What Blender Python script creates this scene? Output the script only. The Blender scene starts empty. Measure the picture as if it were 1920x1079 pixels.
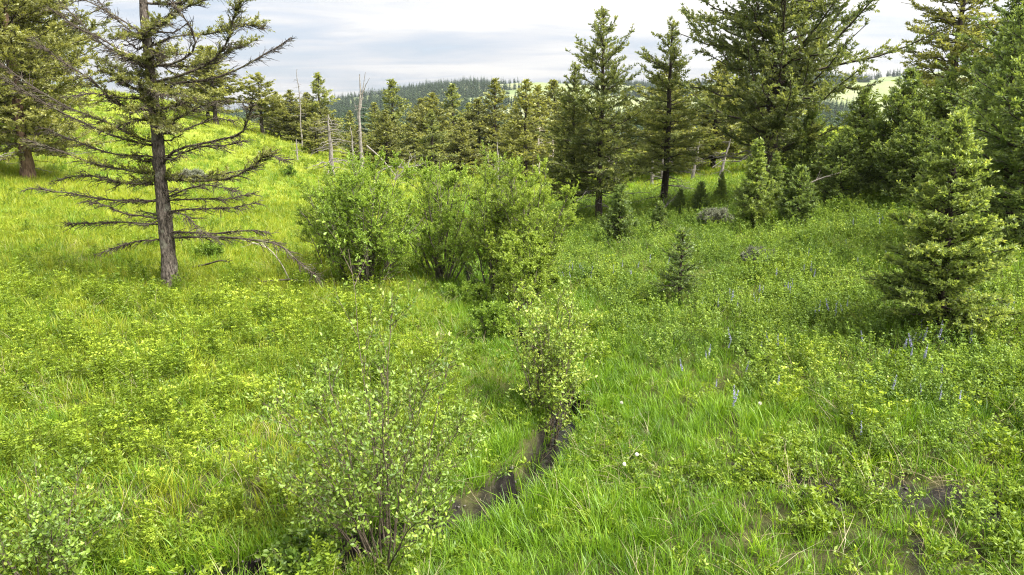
import bpy, math, random
import numpy as np

# ------------------------------------------------------------------ camera, sky, sun, exposure
scene = bpy.context.scene
COL = scene.collection
CAM_Z = 3.4
PITCH = math.atan(284.5 / 1280)
cam_d = bpy.data.cameras.new('camera')
cam_d.sensor_fit = 'HORIZONTAL'; cam_d.sensor_width = 36.0
cam_d.lens = 36.0 * 1280 / 1920
cam_d.clip_start = 0.05; cam_d.clip_end = 6000
cam = bpy.data.objects.new('camera', cam_d); COL.objects.link(cam)
cam.location = (0, 0, CAM_Z)
cam.rotation_euler = (math.pi / 2 - PITCH, 0, 0)
scene.camera = cam

SUN_AZ = math.radians(118)        # to the side of the viewing direction (+y), towards +x
SUN_EL = math.radians(52)
sun_dir = np.array([math.sin(SUN_AZ) * math.cos(SUN_EL), math.cos(SUN_AZ) * math.cos(SUN_EL), math.sin(SUN_EL)])
sun_d = bpy.data.lights.new('sun', 'SUN')
sun_d.energy = 2.6; sun_d.angle = math.radians(40); sun_d.color = (1.0, 0.95, 0.86)
sun = bpy.data.objects.new('sun', sun_d); COL.objects.link(sun)
from mathutils import Vector
sun.rotation_euler = Vector(sun_dir).to_track_quat('Z', 'Y').to_euler()

scene.view_settings.view_transform = 'Standard'
scene.view_settings.look = 'None'
scene.view_settings.gamma = 1.0
scene.view_settings.use_curve_mapping = False
scene.view_settings.exposure = 2.8
scene.cycles.max_bounces = 9
scene.cycles.diffuse_bounces = 5
scene.cycles.glossy_bounces = 2
scene.cycles.transmission_bounces = 6
scene.cycles.transparent_max_bounces = 8
scene.cycles.use_denoising = True
scene.cycles.denoiser = 'OPENIMAGEDENOISE'
scene.cycles.denoising_input_passes = 'RGB_ALBEDO_NORMAL'
scene.cycles.denoising_prefilter = 'NONE'
scene.cycles.pixel_filter_type = 'BLACKMAN_HARRIS'
scene.cycles.filter_width = 1.15

def make_world():
    w = bpy.data.worlds.new('World'); scene.world = w; w.use_nodes = True
    nt = w.node_tree; N = nt.nodes; L = nt.links
    N.clear()
    def n(t, **k):
        o = N.new(t)
        for a, b in k.items(): setattr(o, a, b)
        return o
    out = n('ShaderNodeOutputWorld'); bg = n('ShaderNodeBackground')
    L.new(bg.outputs[0], out.inputs[0])
    sky = n('ShaderNodeTexSky', sky_type='NISHITA', sun_disc=False)
    sky.sun_elevation = SUN_EL; sky.sun_rotation = SUN_AZ
    sky.air_density = 1.0; sky.dust_density = 2.0
    tc = n('ShaderNodeTexCoord')
    sep = n('ShaderNodeSeparateXYZ'); L.new(tc.outputs['Generated'], sep.inputs[0])
    def m(op, a, b=None, c=None):
        o = n('ShaderNodeMath', operation=op)
        for i, v in enumerate((a, b, c)):
            if v is None: continue
            if isinstance(v, (int, float)): o.inputs[i].default_value = v
            else: L.new(v, o.inputs[i])
        return o.outputs[0]
    # cloud deck: the view direction projected on a layer overhead, so that the streaks lie flat towards the horizon
    zc = m('ADD', m('MAXIMUM', sep.outputs['Z'], 0.0), 0.10)
    u = m('DIVIDE', sep.outputs['X'], zc); v = m('DIVIDE', sep.outputs['Y'], zc)
    cmb = n('ShaderNodeCombineXYZ'); L.new(u, cmb.inputs[0]); L.new(v, cmb.inputs[1])
    def noise(scale, detail, rough, sc=(1, 1, 1), off=(0, 0, 0), dist=0.0):
        mp = n('ShaderNodeMapping'); mp.inputs['Scale'].default_value = sc; mp.inputs['Location'].default_value = off
        mp.inputs['Rotation'].default_value = (0, 0, 0.22)
        L.new(cmb.outputs[0], mp.inputs[0])
        t = n('ShaderNodeTexNoise'); t.inputs['Scale'].default_value = scale
        t.inputs['Detail'].default_value = detail; t.inputs['Roughness'].default_value = rough
        t.inputs['Distortion'].default_value = dist
        L.new(mp.outputs[0], t.inputs['Vector']); return t.outputs['Fac']
    n1 = noise(0.55, 6, 0.55, (0.55, 1.2, 1), (3.1, 1.7, 0), 0.4)
    n2 = noise(1.9, 5, 0.6, (0.45, 1.3, 1), (7.3, 2.2, 0), 0.6)
    mix = m('ADD', m('MULTIPLY', n1, 0.65), m('MULTIPLY', n2, 0.35))
    ramp = n('ShaderNodeValToRGB'); L.new(mix, ramp.inputs[0])
    e = ramp.color_ramp.elements
    e[0].position = 0.41; e[0].color = (0.52, 0.565, 0.645, 1)
    e[1].position = 0.60; e[1].color = (1.0, 0.97, 0.925, 1)
    k = e.new(0.47); k.color = (0.70, 0.725, 0.78, 1)
    k = e.new(0.54); k.color = (0.90, 0.895, 0.89, 1)
    # warm glow put into the cloud colour, away from the sun lamp's direction
    vd = n('ShaderNodeVectorMath', operation='DOT_PRODUCT'); L.new(tc.outputs['Generated'], vd.inputs[0])
    gd = np.array([math.sin(math.radians(30)) , math.cos(math.radians(30)), 0.16]); gd /= np.linalg.norm(gd)
    vd.inputs[1].default_value = tuple(gd)
    glow = m('POWER', m('MAXIMUM', vd.outputs['Value'], 0.0), 22.0)
    warm = n('ShaderNodeMix', data_type='RGBA', blend_type='ADD')
    L.new(m('MULTIPLY', glow, 0.12), warm.inputs['Factor'])
    L.new(ramp.outputs[0], warm.inputs['A']); warm.inputs['B'].default_value = (1.0, 0.86, 0.66, 1)
    # some of the blue sky shows through the deck
    deck = n('ShaderNodeMix', data_type='RGBA', blend_type='MIX')
    sc = n('ShaderNodeMix', data_type='RGBA', blend_type='MULTIPLY'); sc.inputs['Factor'].default_value = 1.0
    L.new(sky.outputs[0], sc.inputs['A']); sc.inputs['B'].default_value = (0.044, 0.044, 0.044, 1)
    mr = n('ShaderNodeMapRange'); L.new(mix, mr.inputs[0])
    mr.inputs['From Min'].default_value = 0.33; mr.inputs['From Max'].default_value = 0.5
    mr.inputs['To Min'].default_value = 0.72; mr.inputs['To Max'].default_value = 1.0
    L.new(mr.outputs[0], deck.inputs['Factor'])
    L.new(sc.outputs['Result'], deck.inputs['A'])
    cl = n('ShaderNodeMix', data_type='RGBA', blend_type='MULTIPLY'); cl.inputs['Factor'].default_value = 1.0
    # an overcast sky grows brighter from the horizon to the zenith
    lum = m('MULTIPLY', m('ADD', m('MULTIPLY', m('MAXIMUM', sep.outputs['Z'], 0.0), 2.0), 1.0), 0.118)
    lc = n('ShaderNodeCombineXYZ')
    for i in range(3): L.new(lum, lc.inputs[i])
    L.new(warm.outputs['Result'], cl.inputs['A']); L.new(lc.outputs[0], cl.inputs['B'])
    L.new(cl.outputs['Result'], deck.inputs['B'])
    L.new(deck.outputs['Result'], bg.inputs['Color'])
    bg.inputs['Strength'].default_value = 1.0
make_world()

# ------------------------------------------------------------------ terrain height
# <height>
CREEK = np.array([(-4.6, 4.3), (-3.0, 4.78), (-2.2, 5.02), (-1.5, 5.34), (-0.92, 5.68), (-0.42, 6.0), (0.0, 6.52), (0.30, 7.0), (0.56, 7.8),
                  (0.73, 8.45), (0.73, 9.4), (0.58, 10.6), (0.24, 11.6), (-0.2, 12.8), (-0.65, 14.2),
                  (-0.95, 15.8), (-1.3, 18.5), (-1.8, 23), (-2.2, 30), (-3.2, 42), (-5, 60), (-9, 85)])
AX_Y = np.array([-20, 0, 6, 8, 10, 12, 15, 20, 30, 50, 80, 140, 400])
AX_X = np.array([-0.2, -0.2, 0.1, 0.5, 0.5, -0.1, -0.9, -1.5, -2.2, -4, -8, -16, -40])

def vnoise(x, y, seed=0):
    xi = np.floor(x); yi = np.floor(y); fx = x - xi; fy = y - yi
    fx = fx * fx * (3 - 2 * fx); fy = fy * fy * (3 - 2 * fy)
    def hsh(a, b):
        v = np.sin(a * 127.1 + b * 311.7 + seed * 74.7) * 43758.5453
        return v - np.floor(v)
    a = hsh(xi, yi); b = hsh(xi + 1, yi); c = hsh(xi, yi + 1); d = hsh(xi + 1, yi + 1)
    return (a * (1 - fx) + b * fx) * (1 - fy) + (c * (1 - fx) + d * fx) * fy

def fbm(x, y, seed=0, oct=4):
    s = 0; a = 0.5
    for i in range(oct):
        s = s + a * vnoise(x, y, seed + i * 13); x = x * 2.03 + 5.2; y = y * 2.03 + 1.3; a *= 0.5
    return s / (1 - 0.5 ** oct)

def sstep(a, b, x):
    t = np.clip((x - a) / (b - a), 0, 1); return t * t * (3 - 2 * t)

def creek_dist(x, y):
    x = np.asarray(x, float); y = np.asarray(y, float)
    best = np.full(x.shape, 1e9)
    for (x0, y0), (x1, y1) in zip(CREEK[:-1], CREEK[1:]):
        dx, dy = x1 - x0, y1 - y0
        t = np.clip(((x - x0) * dx + (y - y0) * dy) / (dx * dx + dy * dy), 0, 1)
        best = np.minimum(best, np.hypot(x - x0 - t * dx, y - y0 - t * dy))
    return best

def softpos(v, k=1.2):
    return np.where(v > 20, v, np.log1p(np.exp(np.clip(v / k, -30, 30))) * k)

def height(x, y, detail=True):
    x = np.asarray(x, float); y = np.asarray(y, float)
    d = x - np.interp(y, AX_Y, AX_X)
    near = 1 - sstep(75, 150, y)
    sl = np.interp(y, [-20, 5, 15, 30, 45, 60], [0.03, 0.045, 0.075, 0.13, 0.21, 0.28])
    zl = sl * softpos(-d - 4.2, 1.6)
    zl = np.minimum(zl, 7 + 0.02 * zl)
    sr = np.interp(y, [-20, 5, 9, 16, 30, 60], [0.13, 0.155, 0.185, 0.17, 0.135, 0.10])
    zr = sr * softpos(d - 1.5, 0.7)
    zr = np.minimum(zr, 5.5 + 0.05 * zr)
    z = (zl + zr) * near
    z = z - 2.5 * sstep(70, 140, y) * (1 - sstep(160, 330, y))
    # far hills
    hx = x * 1000 / np.maximum(y, 150)
    H = np.interp(hx, [-900, -560, -340, -260, -125, 60, 300, 500, 640, 800, 1100], [30, 20, 30, 42, 58, 66, 72, 74, 92, 140, 170])
    H = H + 7 * (fbm(hx / 90, y / 300, 5) - 0.5)
    z = z + H * sstep(190, 1000, y) * (0.75 + 0.5 * fbm(x / 160, y / 160, 9)) 
    if detail:
        z = z + (fbm(x / 3.1, y / 3.1, 2) - 0.5) * 0.22 * sstep(0, 8, np.abs(d) + 3) + (fbm(x / 0.6, y / 0.6, 3, 3) - 0.5) * 0.07
        cd = creek_dist(x, y)
        wob = (fbm(x / 0.24, y / 0.24, 21, 4) - 0.5) * 0.26
        z = z - 0.20 * (1 - sstep(0.25, 1.7, cd)) - 0.52 * (1 - sstep(0.215, 0.285, cd + wob * 1.2 + 0.07 * (1 - sstep(-0.7, -0.2, x)))) * (1 - sstep(60, 80, y))
    return z
# </height>

# ------------------------------------------------------------------ mesh and material helpers
RNG = np.random.default_rng

class MB:
    """collects vertices, faces and a tint per vertex; build() makes ONE mesh object"""
    def __init__(s): s.V = []; s.F = {3: [], 4: []}; s.T = []; s.n = 0
    def add(s, V, F, tint=0.5):
        V = np.asarray(V, float).reshape(-1, 3); F = np.asarray(F, int)
        s.V.append(V); s.F[F.shape[1]].append(F + s.n)
        s.T.append(np.broadcast_to(np.asarray(tint, float), (len(V),)) if np.ndim(tint) == 0 else np.asarray(tint, float))
        s.n += len(V); return s
    def mesh(s, name, mat, smooth=False):
        me = bpy.data.meshes.new(name)
        V = np.concatenate(s.V) if s.V else np.zeros((0, 3))
        tri = np.concatenate(s.F[3]) if s.F[3] else np.zeros((0, 3), int)
        qua = np.concatenate(s.F[4]) if s.F[4] else np.zeros((0, 4), int)
        me.vertices.add(len(V)); me.vertices.foreach_set('co', V.astype(np.float32).ravel())
        loops = np.concatenate([tri.ravel(), qua.ravel()]).astype(np.int32)
        me.loops.add(len(loops)); me.loops.foreach_set('vertex_index', loops)
        st = np.concatenate([np.arange(len(tri)) * 3, len(tri) * 3 + np.arange(len(qua)) * 4]).astype(np.int32)
        me.polygons.add(len(st)); me.polygons.foreach_set('loop_start', st)
        me.polygons.foreach_set('loop_total', np.concatenate([np.full(len(tri), 3), np.full(len(qua), 4)]).astype(np.int32))
        me.update(calc_edges=True)
        if smooth: me.polygons.foreach_set('use_smooth', np.ones(len(st), bool))
        a = me.attributes.new('tint', 'FLOAT', 'POINT'); a.data.foreach_set('value', np.concatenate(s.T).astype(np.float32) if s.T else np.zeros(0, np.float32))
        if mat: me.materials.append(mat)
        return me
    def build(s, name, mat, parent=None, smooth=False):
        return link(name, s.mesh(name, mat, smooth), parent)

def link(name, me, parent=None):
    o = bpy.data.objects.new(name, me); COL.objects.link(o)
    if parent is not None: o.parent = parent
    return o

def tag(o, label=None, cat=None, group=None, kind=None):
    for k, v in (('label', label), ('category', cat), ('group', group), ('kind', kind)):
        if v: o[k] = v
    return o

def thing(name, loc, label, cat, rz=0.0, sc=1.0, group=None):
    o = bpy.data.objects.new(name, None); COL.objects.link(o); o.empty_display_size = 0.2
    o.location = loc; o.rotation_euler = (0, 0, rz); o.scale = (sc, sc, sc) if np.ndim(sc) == 0 else sc
    return tag(o, label, cat, group)

def unit(v):
    return v / np.maximum(np.linalg.norm(v, axis=-1, keepdims=True), 1e-9)

def tubes(mb, P, R, sides=5, tint=0.5, cap=False):
    """P (N,K,3) paths, R (N,K) radii"""
    P = np.asarray(P, float); R = np.asarray(R, float)
    if P.ndim == 2: P = P[None]; R = R[None]
    N, K, _ = P.shape
    T = unit(np.gradient(P, axis=1))
    ref = np.where(np.abs(T[..., 2:3]) > 0.8, np.array([1.0, 0, 0]), np.array([0, 0, 1.0]))
    ref = np.broadcast_to(ref[:, :1], T.shape)
    U = unit(np.cross(T, ref)); W = np.cross(T, U)
    a = np.arange(sides) * 2 * math.pi / sides
    V = P[:, :, None] + R[:, :, None, None] * (np.cos(a)[:, None] * U[:, :, None] + np.sin(a)[:, None] * W[:, :, None])
    base = (np.arange(N) * K * sides)[:, None, None]
    k = np.arange(K - 1)[None, :, None]; j = np.arange(sides)[None, None, :]
    i0 = base + k * sides + j; i1 = base + k * sides + (j + 1) % sides
    F = np.stack([i0, i1, i1 + sides, i0 + sides], -1).reshape(-1, 4)
    tt = tint if np.ndim(tint) == 0 else np.repeat(np.asarray(tint), K * sides)
    mb.add(V.reshape(-1, 3), F, tt)

def blades(mb, p, d, s, L, W, tint=0.5, fold=0.0, droop=0.0):
    """one diamond quad per leaf: p base, d direction, s sideways"""
    d = unit(d); s = unit(s - d * (s * d).sum(-1, keepdims=True)); nrm = np.cross(d, s)
    L = np.asarray(L)[:, None]; W = np.asarray(W)[:, None]
    mid = p + d * L * 0.45 + nrm * fold * W
    V = np.stack([p, mid + s * W * 0.5, p + d * L - nrm * droop * L, mid - s * W * 0.5], 1)
    n = len(p)
    F = np.arange(n * 4).reshape(n, 4)
    mb.add(V.reshape(-1, 3), F, tint if np.ndim(tint) == 0 else np.repeat(tint, 4))

def leaves6(mb, p, d, s, L, W, tint=0.5, fold=0.18, droop=0.12):
    """a leaf folded on its midrib: two quads"""
    d = unit(d); s = unit(s - d * (s * d).sum(-1, keepdims=True)); nrm = np.cross(d, s)
    L = np.asarray(L)[:, None]; W = np.asarray(W)[:, None]
    a = p + d * L * 0.30; b = p + d * L * 0.68 - nrm * droop * L * 0.4; tip = p + d * L - nrm * droop * L
    V = np.stack([p, a + s * W * .48 + nrm * fold * W, b + s * W * .38 + nrm * fold * W, tip, b - s * W * .38 + nrm * fold * W, a - s * W * .48 + nrm * fold * W], 1)
    n = len(p); o = np.arange(n)[:, None] * 6
    F = np.concatenate([o + np.array([0, 1, 2, 3]), o + np.array([0, 3, 4, 5])])
    mb.add(V.reshape(-1, 3), F, tint if np.ndim(tint) == 0 else np.repeat(tint, 6))

def along(P, t):
    """points at parameter t on paths P (N,K,3), with tangents"""
    K = P.shape[1]; f = np.clip(t, 0, 1) * (K - 1); i = np.minimum(f.astype(int), K - 2); w = (f - i)[:, None]
    r = np.arange(len(P))
    return P[r, i] * (1 - w) + P[r, i + 1] * w, unit(P[r, i + 1] - P[r, i])

def rdir(g, n):
    return unit(g.normal(size=(n, 3)))

# ---- materials
def new_mat(name):
    m = bpy.data.materials.new(name); m.use_nodes = True
    nt = m.node_tree; nt.nodes.clear()
    out = nt.nodes.new('ShaderNodeOutputMaterial')
    return m, nt, out

def foliage(name, dark, light, tip=None, transl=0.45, gloss=0.06, rough=0.45, per_obj=0.25, patch=0.25, patch_scale=0.6, warm=None):
    """leaf: diffuse + translucent, colour by the leaf's own tint, by plant and by patches over the ground"""
    m, nt, out = new_mat(name); N = nt.nodes; L = nt.links
    at = N.new('ShaderNodeAttribute'); at.attribute_name = 'tint'
    oi = N.new('ShaderNodeObjectInfo')
    geo = N.new('ShaderNodeNewGeometry')
    nz = N.new('ShaderNodeTexNoise'); nz.inputs['Scale'].default_value = patch_scale; nz.inputs['Detail'].default_value = 3
    L.new(geo.outputs['Position'], nz.inputs['Vector'])
    def mth(op, a, b):
        o = N.new('ShaderNodeMath'); o.operation = op
        for i, v in enumerate((a, b)):
            if isinstance(v, (int, float)): o.inputs[i].default_value = v
            else: L.new(v, o.inputs[i])
        return o.outputs[0]
    f = mth('ADD', at.outputs['Fac'], mth('MULTIPLY', mth('SUBTRACT', oi.outputs['Random'], 0.5), per_obj * 2))
    f = mth('ADD', f, mth('MULTIPLY', mth('SUBTRACT', nz.outputs['Fac'], 0.5), patch * 4))
    rp = N.new('ShaderNodeValToRGB'); L.new(f, rp.inputs[0])
    e = rp.color_ramp.elements
    e[0].position = 0.05; e[0].color = (*dark, 1); e[1].position = 0.75; e[1].color = (*light, 1)
    if tip: k = e.new(1.0); k.color = (*tip, 1)
    col = rp.outputs[0]
    df = N.new('ShaderNodeBsdfDiffuse'); L.new(col, df.inputs[0])
    tr = N.new('ShaderNodeBsdfTranslucent')
    tm = N.new('ShaderNodeMix'); tm.data_type = 'RGBA'; tm.blend_type = 'MULTIPLY'; tm.inputs['Factor'].default_value = 1
    L.new(col, tm.inputs['A']); tm.inputs['B'].default_value = (*(warm or (1.15, 1.12, 0.6)), 1)
    L.new(tm.outputs['Result'], tr.inputs[0])
    mx = N.new('ShaderNodeMixShader'); mx.inputs[0].default_value = transl
    L.new(df.outputs[0], mx.inputs[1]); L.new(tr.outputs[0], mx.inputs[2])
    gl = N.new('ShaderNodeBsdfGlossy'); gl.inputs['Roughness'].default_value = rough; gl.inputs[0].default_value = (0.9, 0.95, 1, 1)
    m2 = N.new('ShaderNodeMixShader'); m2.inputs[0].default_value = gloss
    L.new(mx.outputs[0], m2.inputs[1]); L.new(gl.outputs[0], m2.inputs[2])
    L.new(m2.outputs[0], out.inputs[0])
    return m

def bark(name, c0, c1, scale=14.0, stretch=0.18, bump=0.6, lichen=None, lamt=0.55):
    m, nt, out = new_mat(name); N = nt.nodes; L = nt.links
    tc = N.new('ShaderNodeTexCoord'); mp = N.new('ShaderNodeMapping'); mp.inputs['Scale'].default_value = (1, 1, stretch)
    L.new(tc.outputs['Object'], mp.inputs[0])
    n1 = N.new('ShaderNodeTexNoise'); n1.inputs['Scale'].default_value = scale; n1.inputs['Detail'].default_value = 6; n1.inputs['Roughness'].default_value = 0.65
    L.new(mp.outputs[0], n1.inputs['Vector'])
    vo = N.new('ShaderNodeTexVoronoi'); vo.inputs['Scale'].default_value = scale * 1.3; vo.feature = 'DISTANCE_TO_EDGE'
    L.new(mp.outputs[0], vo.inputs['Vector'])
    rp = N.new('ShaderNodeValToRGB'); L.new(n1.outputs['Fac'], rp.inputs[0])
    rp.color_ramp.elements[0].position = 0.36; rp.color_ramp.elements[0].color = (*c0, 1)
    rp.color_ramp.elements[1].position = 0.66; rp.color_ramp.elements[1].color = (*c1, 1)
    col = rp.outputs[0]
    if lichen:
        n2 = N.new('ShaderNodeTexNoise'); n2.inputs['Scale'].default_value = 5.0; n2.inputs['Detail'].default_value = 5
        L.new(tc.outputs['Object'], n2.inputs['Vector'])
        r2 = N.new('ShaderNodeValToRGB'); L.new(n2.outputs['Fac'], r2.inputs[0])
        r2.color_ramp.elements[0].position = lamt; r2.color_ramp.elements[1].position = lamt + 0.1
        mx = N.new('ShaderNodeMix'); mx.data_type = 'RGBA'; L.new(r2.outputs[0], mx.inputs['Factor'])
        L.new(col, mx.inputs['A']); mx.inputs['B'].default_value = (*lichen, 1); col = mx.outputs['Result']
    b = N.new('ShaderNodeBsdfPrincipled'); L.new(col, b.inputs['Base Color']); b.inputs['Roughness'].default_value = 0.9
    b.inputs['Specular IOR Level'].default_value = 0.15
    ad = N.new('ShaderNodeMath'); ad.operation = 'ADD'; L.new(n1.outputs['Fac'], ad.inputs[0]); L.new(vo.outputs['Distance'], ad.inputs[1])
    bp = N.new('ShaderNodeBump'); bp.inputs['Strength'].default_value = bump; bp.inputs['Distance'].default_value = 0.03
    L.new(ad.outputs[0], bp.inputs['Height']); L.new(bp.outputs[0], b.inputs['Normal'])
    L.new(b.outputs[0], out.inputs[0])
    return m

M = {}
M['bark_fir'] = bark('bark_fir', (0.020, 0.017, 0.014), (0.19, 0.16, 0.135), 30, 0.25, 1.0, (0.17, 0.165, 0.13), 0.56)
M['bark_brown'] = bark('bark_brown', (0.07, 0.045, 0.03), (0.24, 0.16, 0.11), 16, 0.22, 0.8)
M['bark_dark'] = bark('bark_dark', (0.018, 0.015, 0.012), (0.065, 0.052, 0.042), 18, 0.25, 0.7)
M['twig_dark'] = bark('twig_dark', (0.03, 0.024, 0.018), (0.085, 0.07, 0.055), 25, 0.5, 0.4, (0.12, 0.12, 0.075), 0.56)
M['dead_grey'] = bark('dead_grey', (0.09, 0.08, 0.07), (0.26, 0.24, 0.22), 20, 0.3, 0.4)
M['dead_pale'] = bark('dead_pale', (0.20, 0.17, 0.14), (0.48, 0.43, 0.37), 20, 0.3, 0.4)
M['bark_willow'] = bark('bark_willow', (0.05, 0.042, 0.034), (0.19, 0.165, 0.135), 22, 0.3, 0.4)
M['bark_alder'] = bark('bark_alder', (0.045, 0.036, 0.026), (0.16, 0.13, 0.095), 22, 0.4, 0.4)
M['fir'] = foliage('fir_needles', (0.105, 0.140, 0.046), (0.32, 0.345, 0.105), (0.43, 0.42, 0.14), transl=0.48, gloss=0.02, per_obj=0.10, patch=0.14, patch_scale=0.9)
M['fir_olive'] = foliage('fir_needles_olive', (0.100, 0.115, 0.038), (0.295, 0.305, 0.088), (0.41, 0.40, 0.12), transl=0.48, gloss=0.02, per_obj=0.10, patch=0.14, patch_scale=0.9)
M['fir_young'] = foliage('fir_needles_young', (0.120, 0.180, 0.052), (0.31, 0.385, 0.095), (0.49, 0.51, 0.13), transl=0.48, gloss=0.02, per_obj=0.06, patch=0.12, patch_scale=1.2)
M['fir_far'] = foliage('far_forest', (0.035, 0.058, 0.036), (0.075, 0.105, 0.060), (0.12, 0.15, 0.08), transl=0.3, gloss=0.01, per_obj=0.25, patch=0.2, patch_scale=0.02)
M['willow'] = foliage('willow_leaf', (0.105, 0.185, 0.024), (0.27, 0.385, 0.048), (0.42, 0.48, 0.09), transl=0.42, gloss=0.015, per_obj=0.05, patch=0.16, patch_scale=0.7)
M['willow_light'] = foliage('willow_leaf_light', (0.115, 0.185, 0.026), (0.295, 0.39, 0.052), (0.44, 0.48, 0.10), transl=0.42, gloss=0.015, per_obj=0.05, patch=0.16, patch_scale=0.7)
M['alder'] = foliage('alder_leaf', (0.07, 0.14, 0.018), (0.23, 0.33, 0.040), (0.38, 0.45, 0.08), transl=0.38, gloss=0.03, rough=0.5, per_obj=0.05, patch=0.08, patch_scale=1.5)
M['sage'] = foliage('sage_leaf', (0.09, 0.105, 0.075), (0.21, 0.225, 0.165), (0.28, 0.28, 0.22), transl=0.25, gloss=0.01, per_obj=0.1, patch=0.05)
M['grass'] = foliage('grass_blade', (0.065, 0.145, 0.011), (0.195, 0.335, 0.020), (0.36, 0.45, 0.06), transl=0.45, gloss=0.018, per_obj=0.32, patch=0.22, patch_scale=0.5)
M['grass_y'] = foliage('grass_blade_yellow', (0.135, 0.19, 0.014), (0.315, 0.365, 0.030), (0.43, 0.43, 0.08), transl=0.45, gloss=0.015, per_obj=0.28, patch=0.30, patch_scale=0.35)
M['forb'] = foliage('forb_leaf', (0.095, 0.16, 0.014), (0.26, 0.345, 0.028), (0.37, 0.45, 0.055), transl=0.42, gloss=0.015, per_obj=0.18, patch=0.20, patch_scale=0.5)
M['shrublet'] = foliage('snowberry_leaf', (0.080, 0.145, 0.024), (0.235, 0.335, 0.045), (0.41, 0.46, 0.08), transl=0.40, gloss=0.015, per_obj=0.25, patch=0.24, patch_scale=0.6)
M['straw'] = foliage('dry_stalk', (0.20, 0.16, 0.09), (0.36, 0.31, 0.19), (0.5, 0.45, 0.32), transl=0.3, gloss=0.01)
M['lupine'] = foliage('lupine_petal', (0.26, 0.25, 0.46), (0.46, 0.45, 0.68), (0.70, 0.69, 0.84), transl=0.3, gloss=0.01, per_obj=0.1, patch=0.0, warm=(1, 1, 1))
M['puff'] = foliage('seed_puff', (0.6, 0.58, 0.52), (0.8, 0.78, 0.74), (0.85, 0.85, 0.8), transl=0.4, gloss=0.0, patch=0.0, warm=(1, 1, 1))

def ground_mat():
    m, nt, out = new_mat('ground'); N = nt.nodes; L = nt.links
    geo = N.new('ShaderNodeNewGeometry')
    def noise(s, d=5, r=0.6):
        t = N.new('ShaderNodeTexNoise'); t.inputs['Scale'].default_value = s; t.inputs['Detail'].default_value = d; t.inputs['Roughness'].default_value = r
        L.new(geo.outputs['Position'], t.inputs['Vector']); return t.outputs['Fac']
    def ramp(f, *st):
        r = N.new('ShaderNodeValToRGB'); L.new(f, r.inputs[0]); e = r.color_ramp.elements
        e[0].position, e[0].color = st[0][0], (*st[0][1], 1); e[1].position, e[1].color = st[-1][0], (*st[-1][1], 1)
        for p, c in st[1:-1]: k = e.new(p); k.color = (*c, 1)
        return r.outputs[0]
    def attr(n):
        a = N.new('ShaderNodeAttribute'); a.attribute_name = n; return a.outputs['Fac']
    def mix(f, a, b):
        x = N.new('ShaderNodeMix'); x.data_type = 'RGBA'; L.new(f, x.inputs['Factor']); L.new(a, x.inputs['A']); L.new(b, x.inputs['B']); return x.outputs['Result']
    turf = ramp(noise(0.35, 6, 0.65), (0.3, (0.075, 0.115, 0.014)), (0.5, (0.14, 0.18, 0.02)), (0.7, (0.20, 0.225, 0.035)))
    litter = ramp(noise(9, 6, 0.7), (0.3, (0.022, 0.022, 0.010)), (0.55, (0.050, 0.052, 0.018)), (0.75, (0.12, 0.10, 0.055)))
    soil = ramp(noise(14, 7, 0.7), (0.3, (0.010, 0.009, 0.008)), (0.55, (0.027, 0.024, 0.021)), (0.75, (0.085, 0.078, 0.07)))
    hill = ramp(noise(0.012, 7, 0.6), (0.3, (0.10, 0.14, 0.055)), (0.5, (0.155, 0.18, 0.085)), (0.7, (0.20, 0.20, 0.13)))
    c = mix(attr('far'), mix(attr('mid'), litter, turf), hill)
    c = mix(attr('soil'), c, soil)
    mud = ramp(noise(11, 7, 0.7), (0.35, (0.004, 0.0035, 0.003)), (0.6, (0.014, 0.0125, 0.011)), (0.78, (0.055, 0.05, 0.045)))
    c = mix(attr('wet'), c, mud)
    b = N.new('ShaderNodeBsdfPrincipled'); L.new(c, b.inputs['Base Color']); b.inputs['Roughness'].default_value = 0.95
    b.inputs['Specular IOR Level'].default_value = 0.1
    bp = N.new('ShaderNodeBump'); bp.inputs['Strength'].default_value = 0.7; bp.inputs['Distance'].default_value = 0.05
    L.new(noise(22, 6, 0.7), bp.inputs['Height']); L.new(bp.outputs[0], b.inputs['Normal'])
    L.new(b.outputs[0], out.inputs[0]); return m
M['ground'] = ground_mat()

def wet_mat():
    m, nt, out = new_mat('creek_water'); N = nt.nodes; L = nt.links
    geo = N.new('ShaderNodeNewGeometry')
    t = N.new('ShaderNodeTexNoise'); t.inputs['Scale'].default_value = 9; t.inputs['Detail'].default_value = 6; t.inputs['Roughness'].default_value = 0.65
    L.new(geo.outputs['Position'], t.inputs['Vector'])
    r = N.new('ShaderNodeValToRGB'); L.new(t.outputs['Fac'], r.inputs[0]); e = r.color_ramp.elements
    e[0].position = 0.36; e[0].color = (0.006, 0.0055, 0.005, 1); e[1].position = 0.70; e[1].color = (0.045, 0.041, 0.037, 1)
    r2 = N.new('ShaderNodeValToRGB'); L.new(t.outputs['Fac'], r2.inputs[0]); e = r2.color_ramp.elements
    e[0].position = 0.50; e[0].color = (0.08, 0.08, 0.08, 1); e[1].position = 0.60; e[1].color = (0.5, 0.5, 0.5, 1)
    b = N.new('ShaderNodeBsdfPrincipled'); L.new(r.outputs[0], b.inputs['Base Color']); L.new(r2.outputs[0], b.inputs['Roughness'])
    w = N.new('ShaderNodeTexNoise'); w.inputs['Scale'].default_value = 26; w.inputs['Detail'].default_value = 4
    L.new(geo.outputs['Position'], w.inputs['Vector'])
    bp = N.new('ShaderNodeBump'); bp.inputs['Strength'].default_value = 0.5; bp.inputs['Distance'].default_value = 0.03
    L.new(w.outputs['Fac'], bp.inputs['Height']); L.new(bp.outputs[0], b.inputs['Normal'])
    L.new(b.outputs[0], out.inputs[0]); return m
M['water'] = wet_mat()
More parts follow.
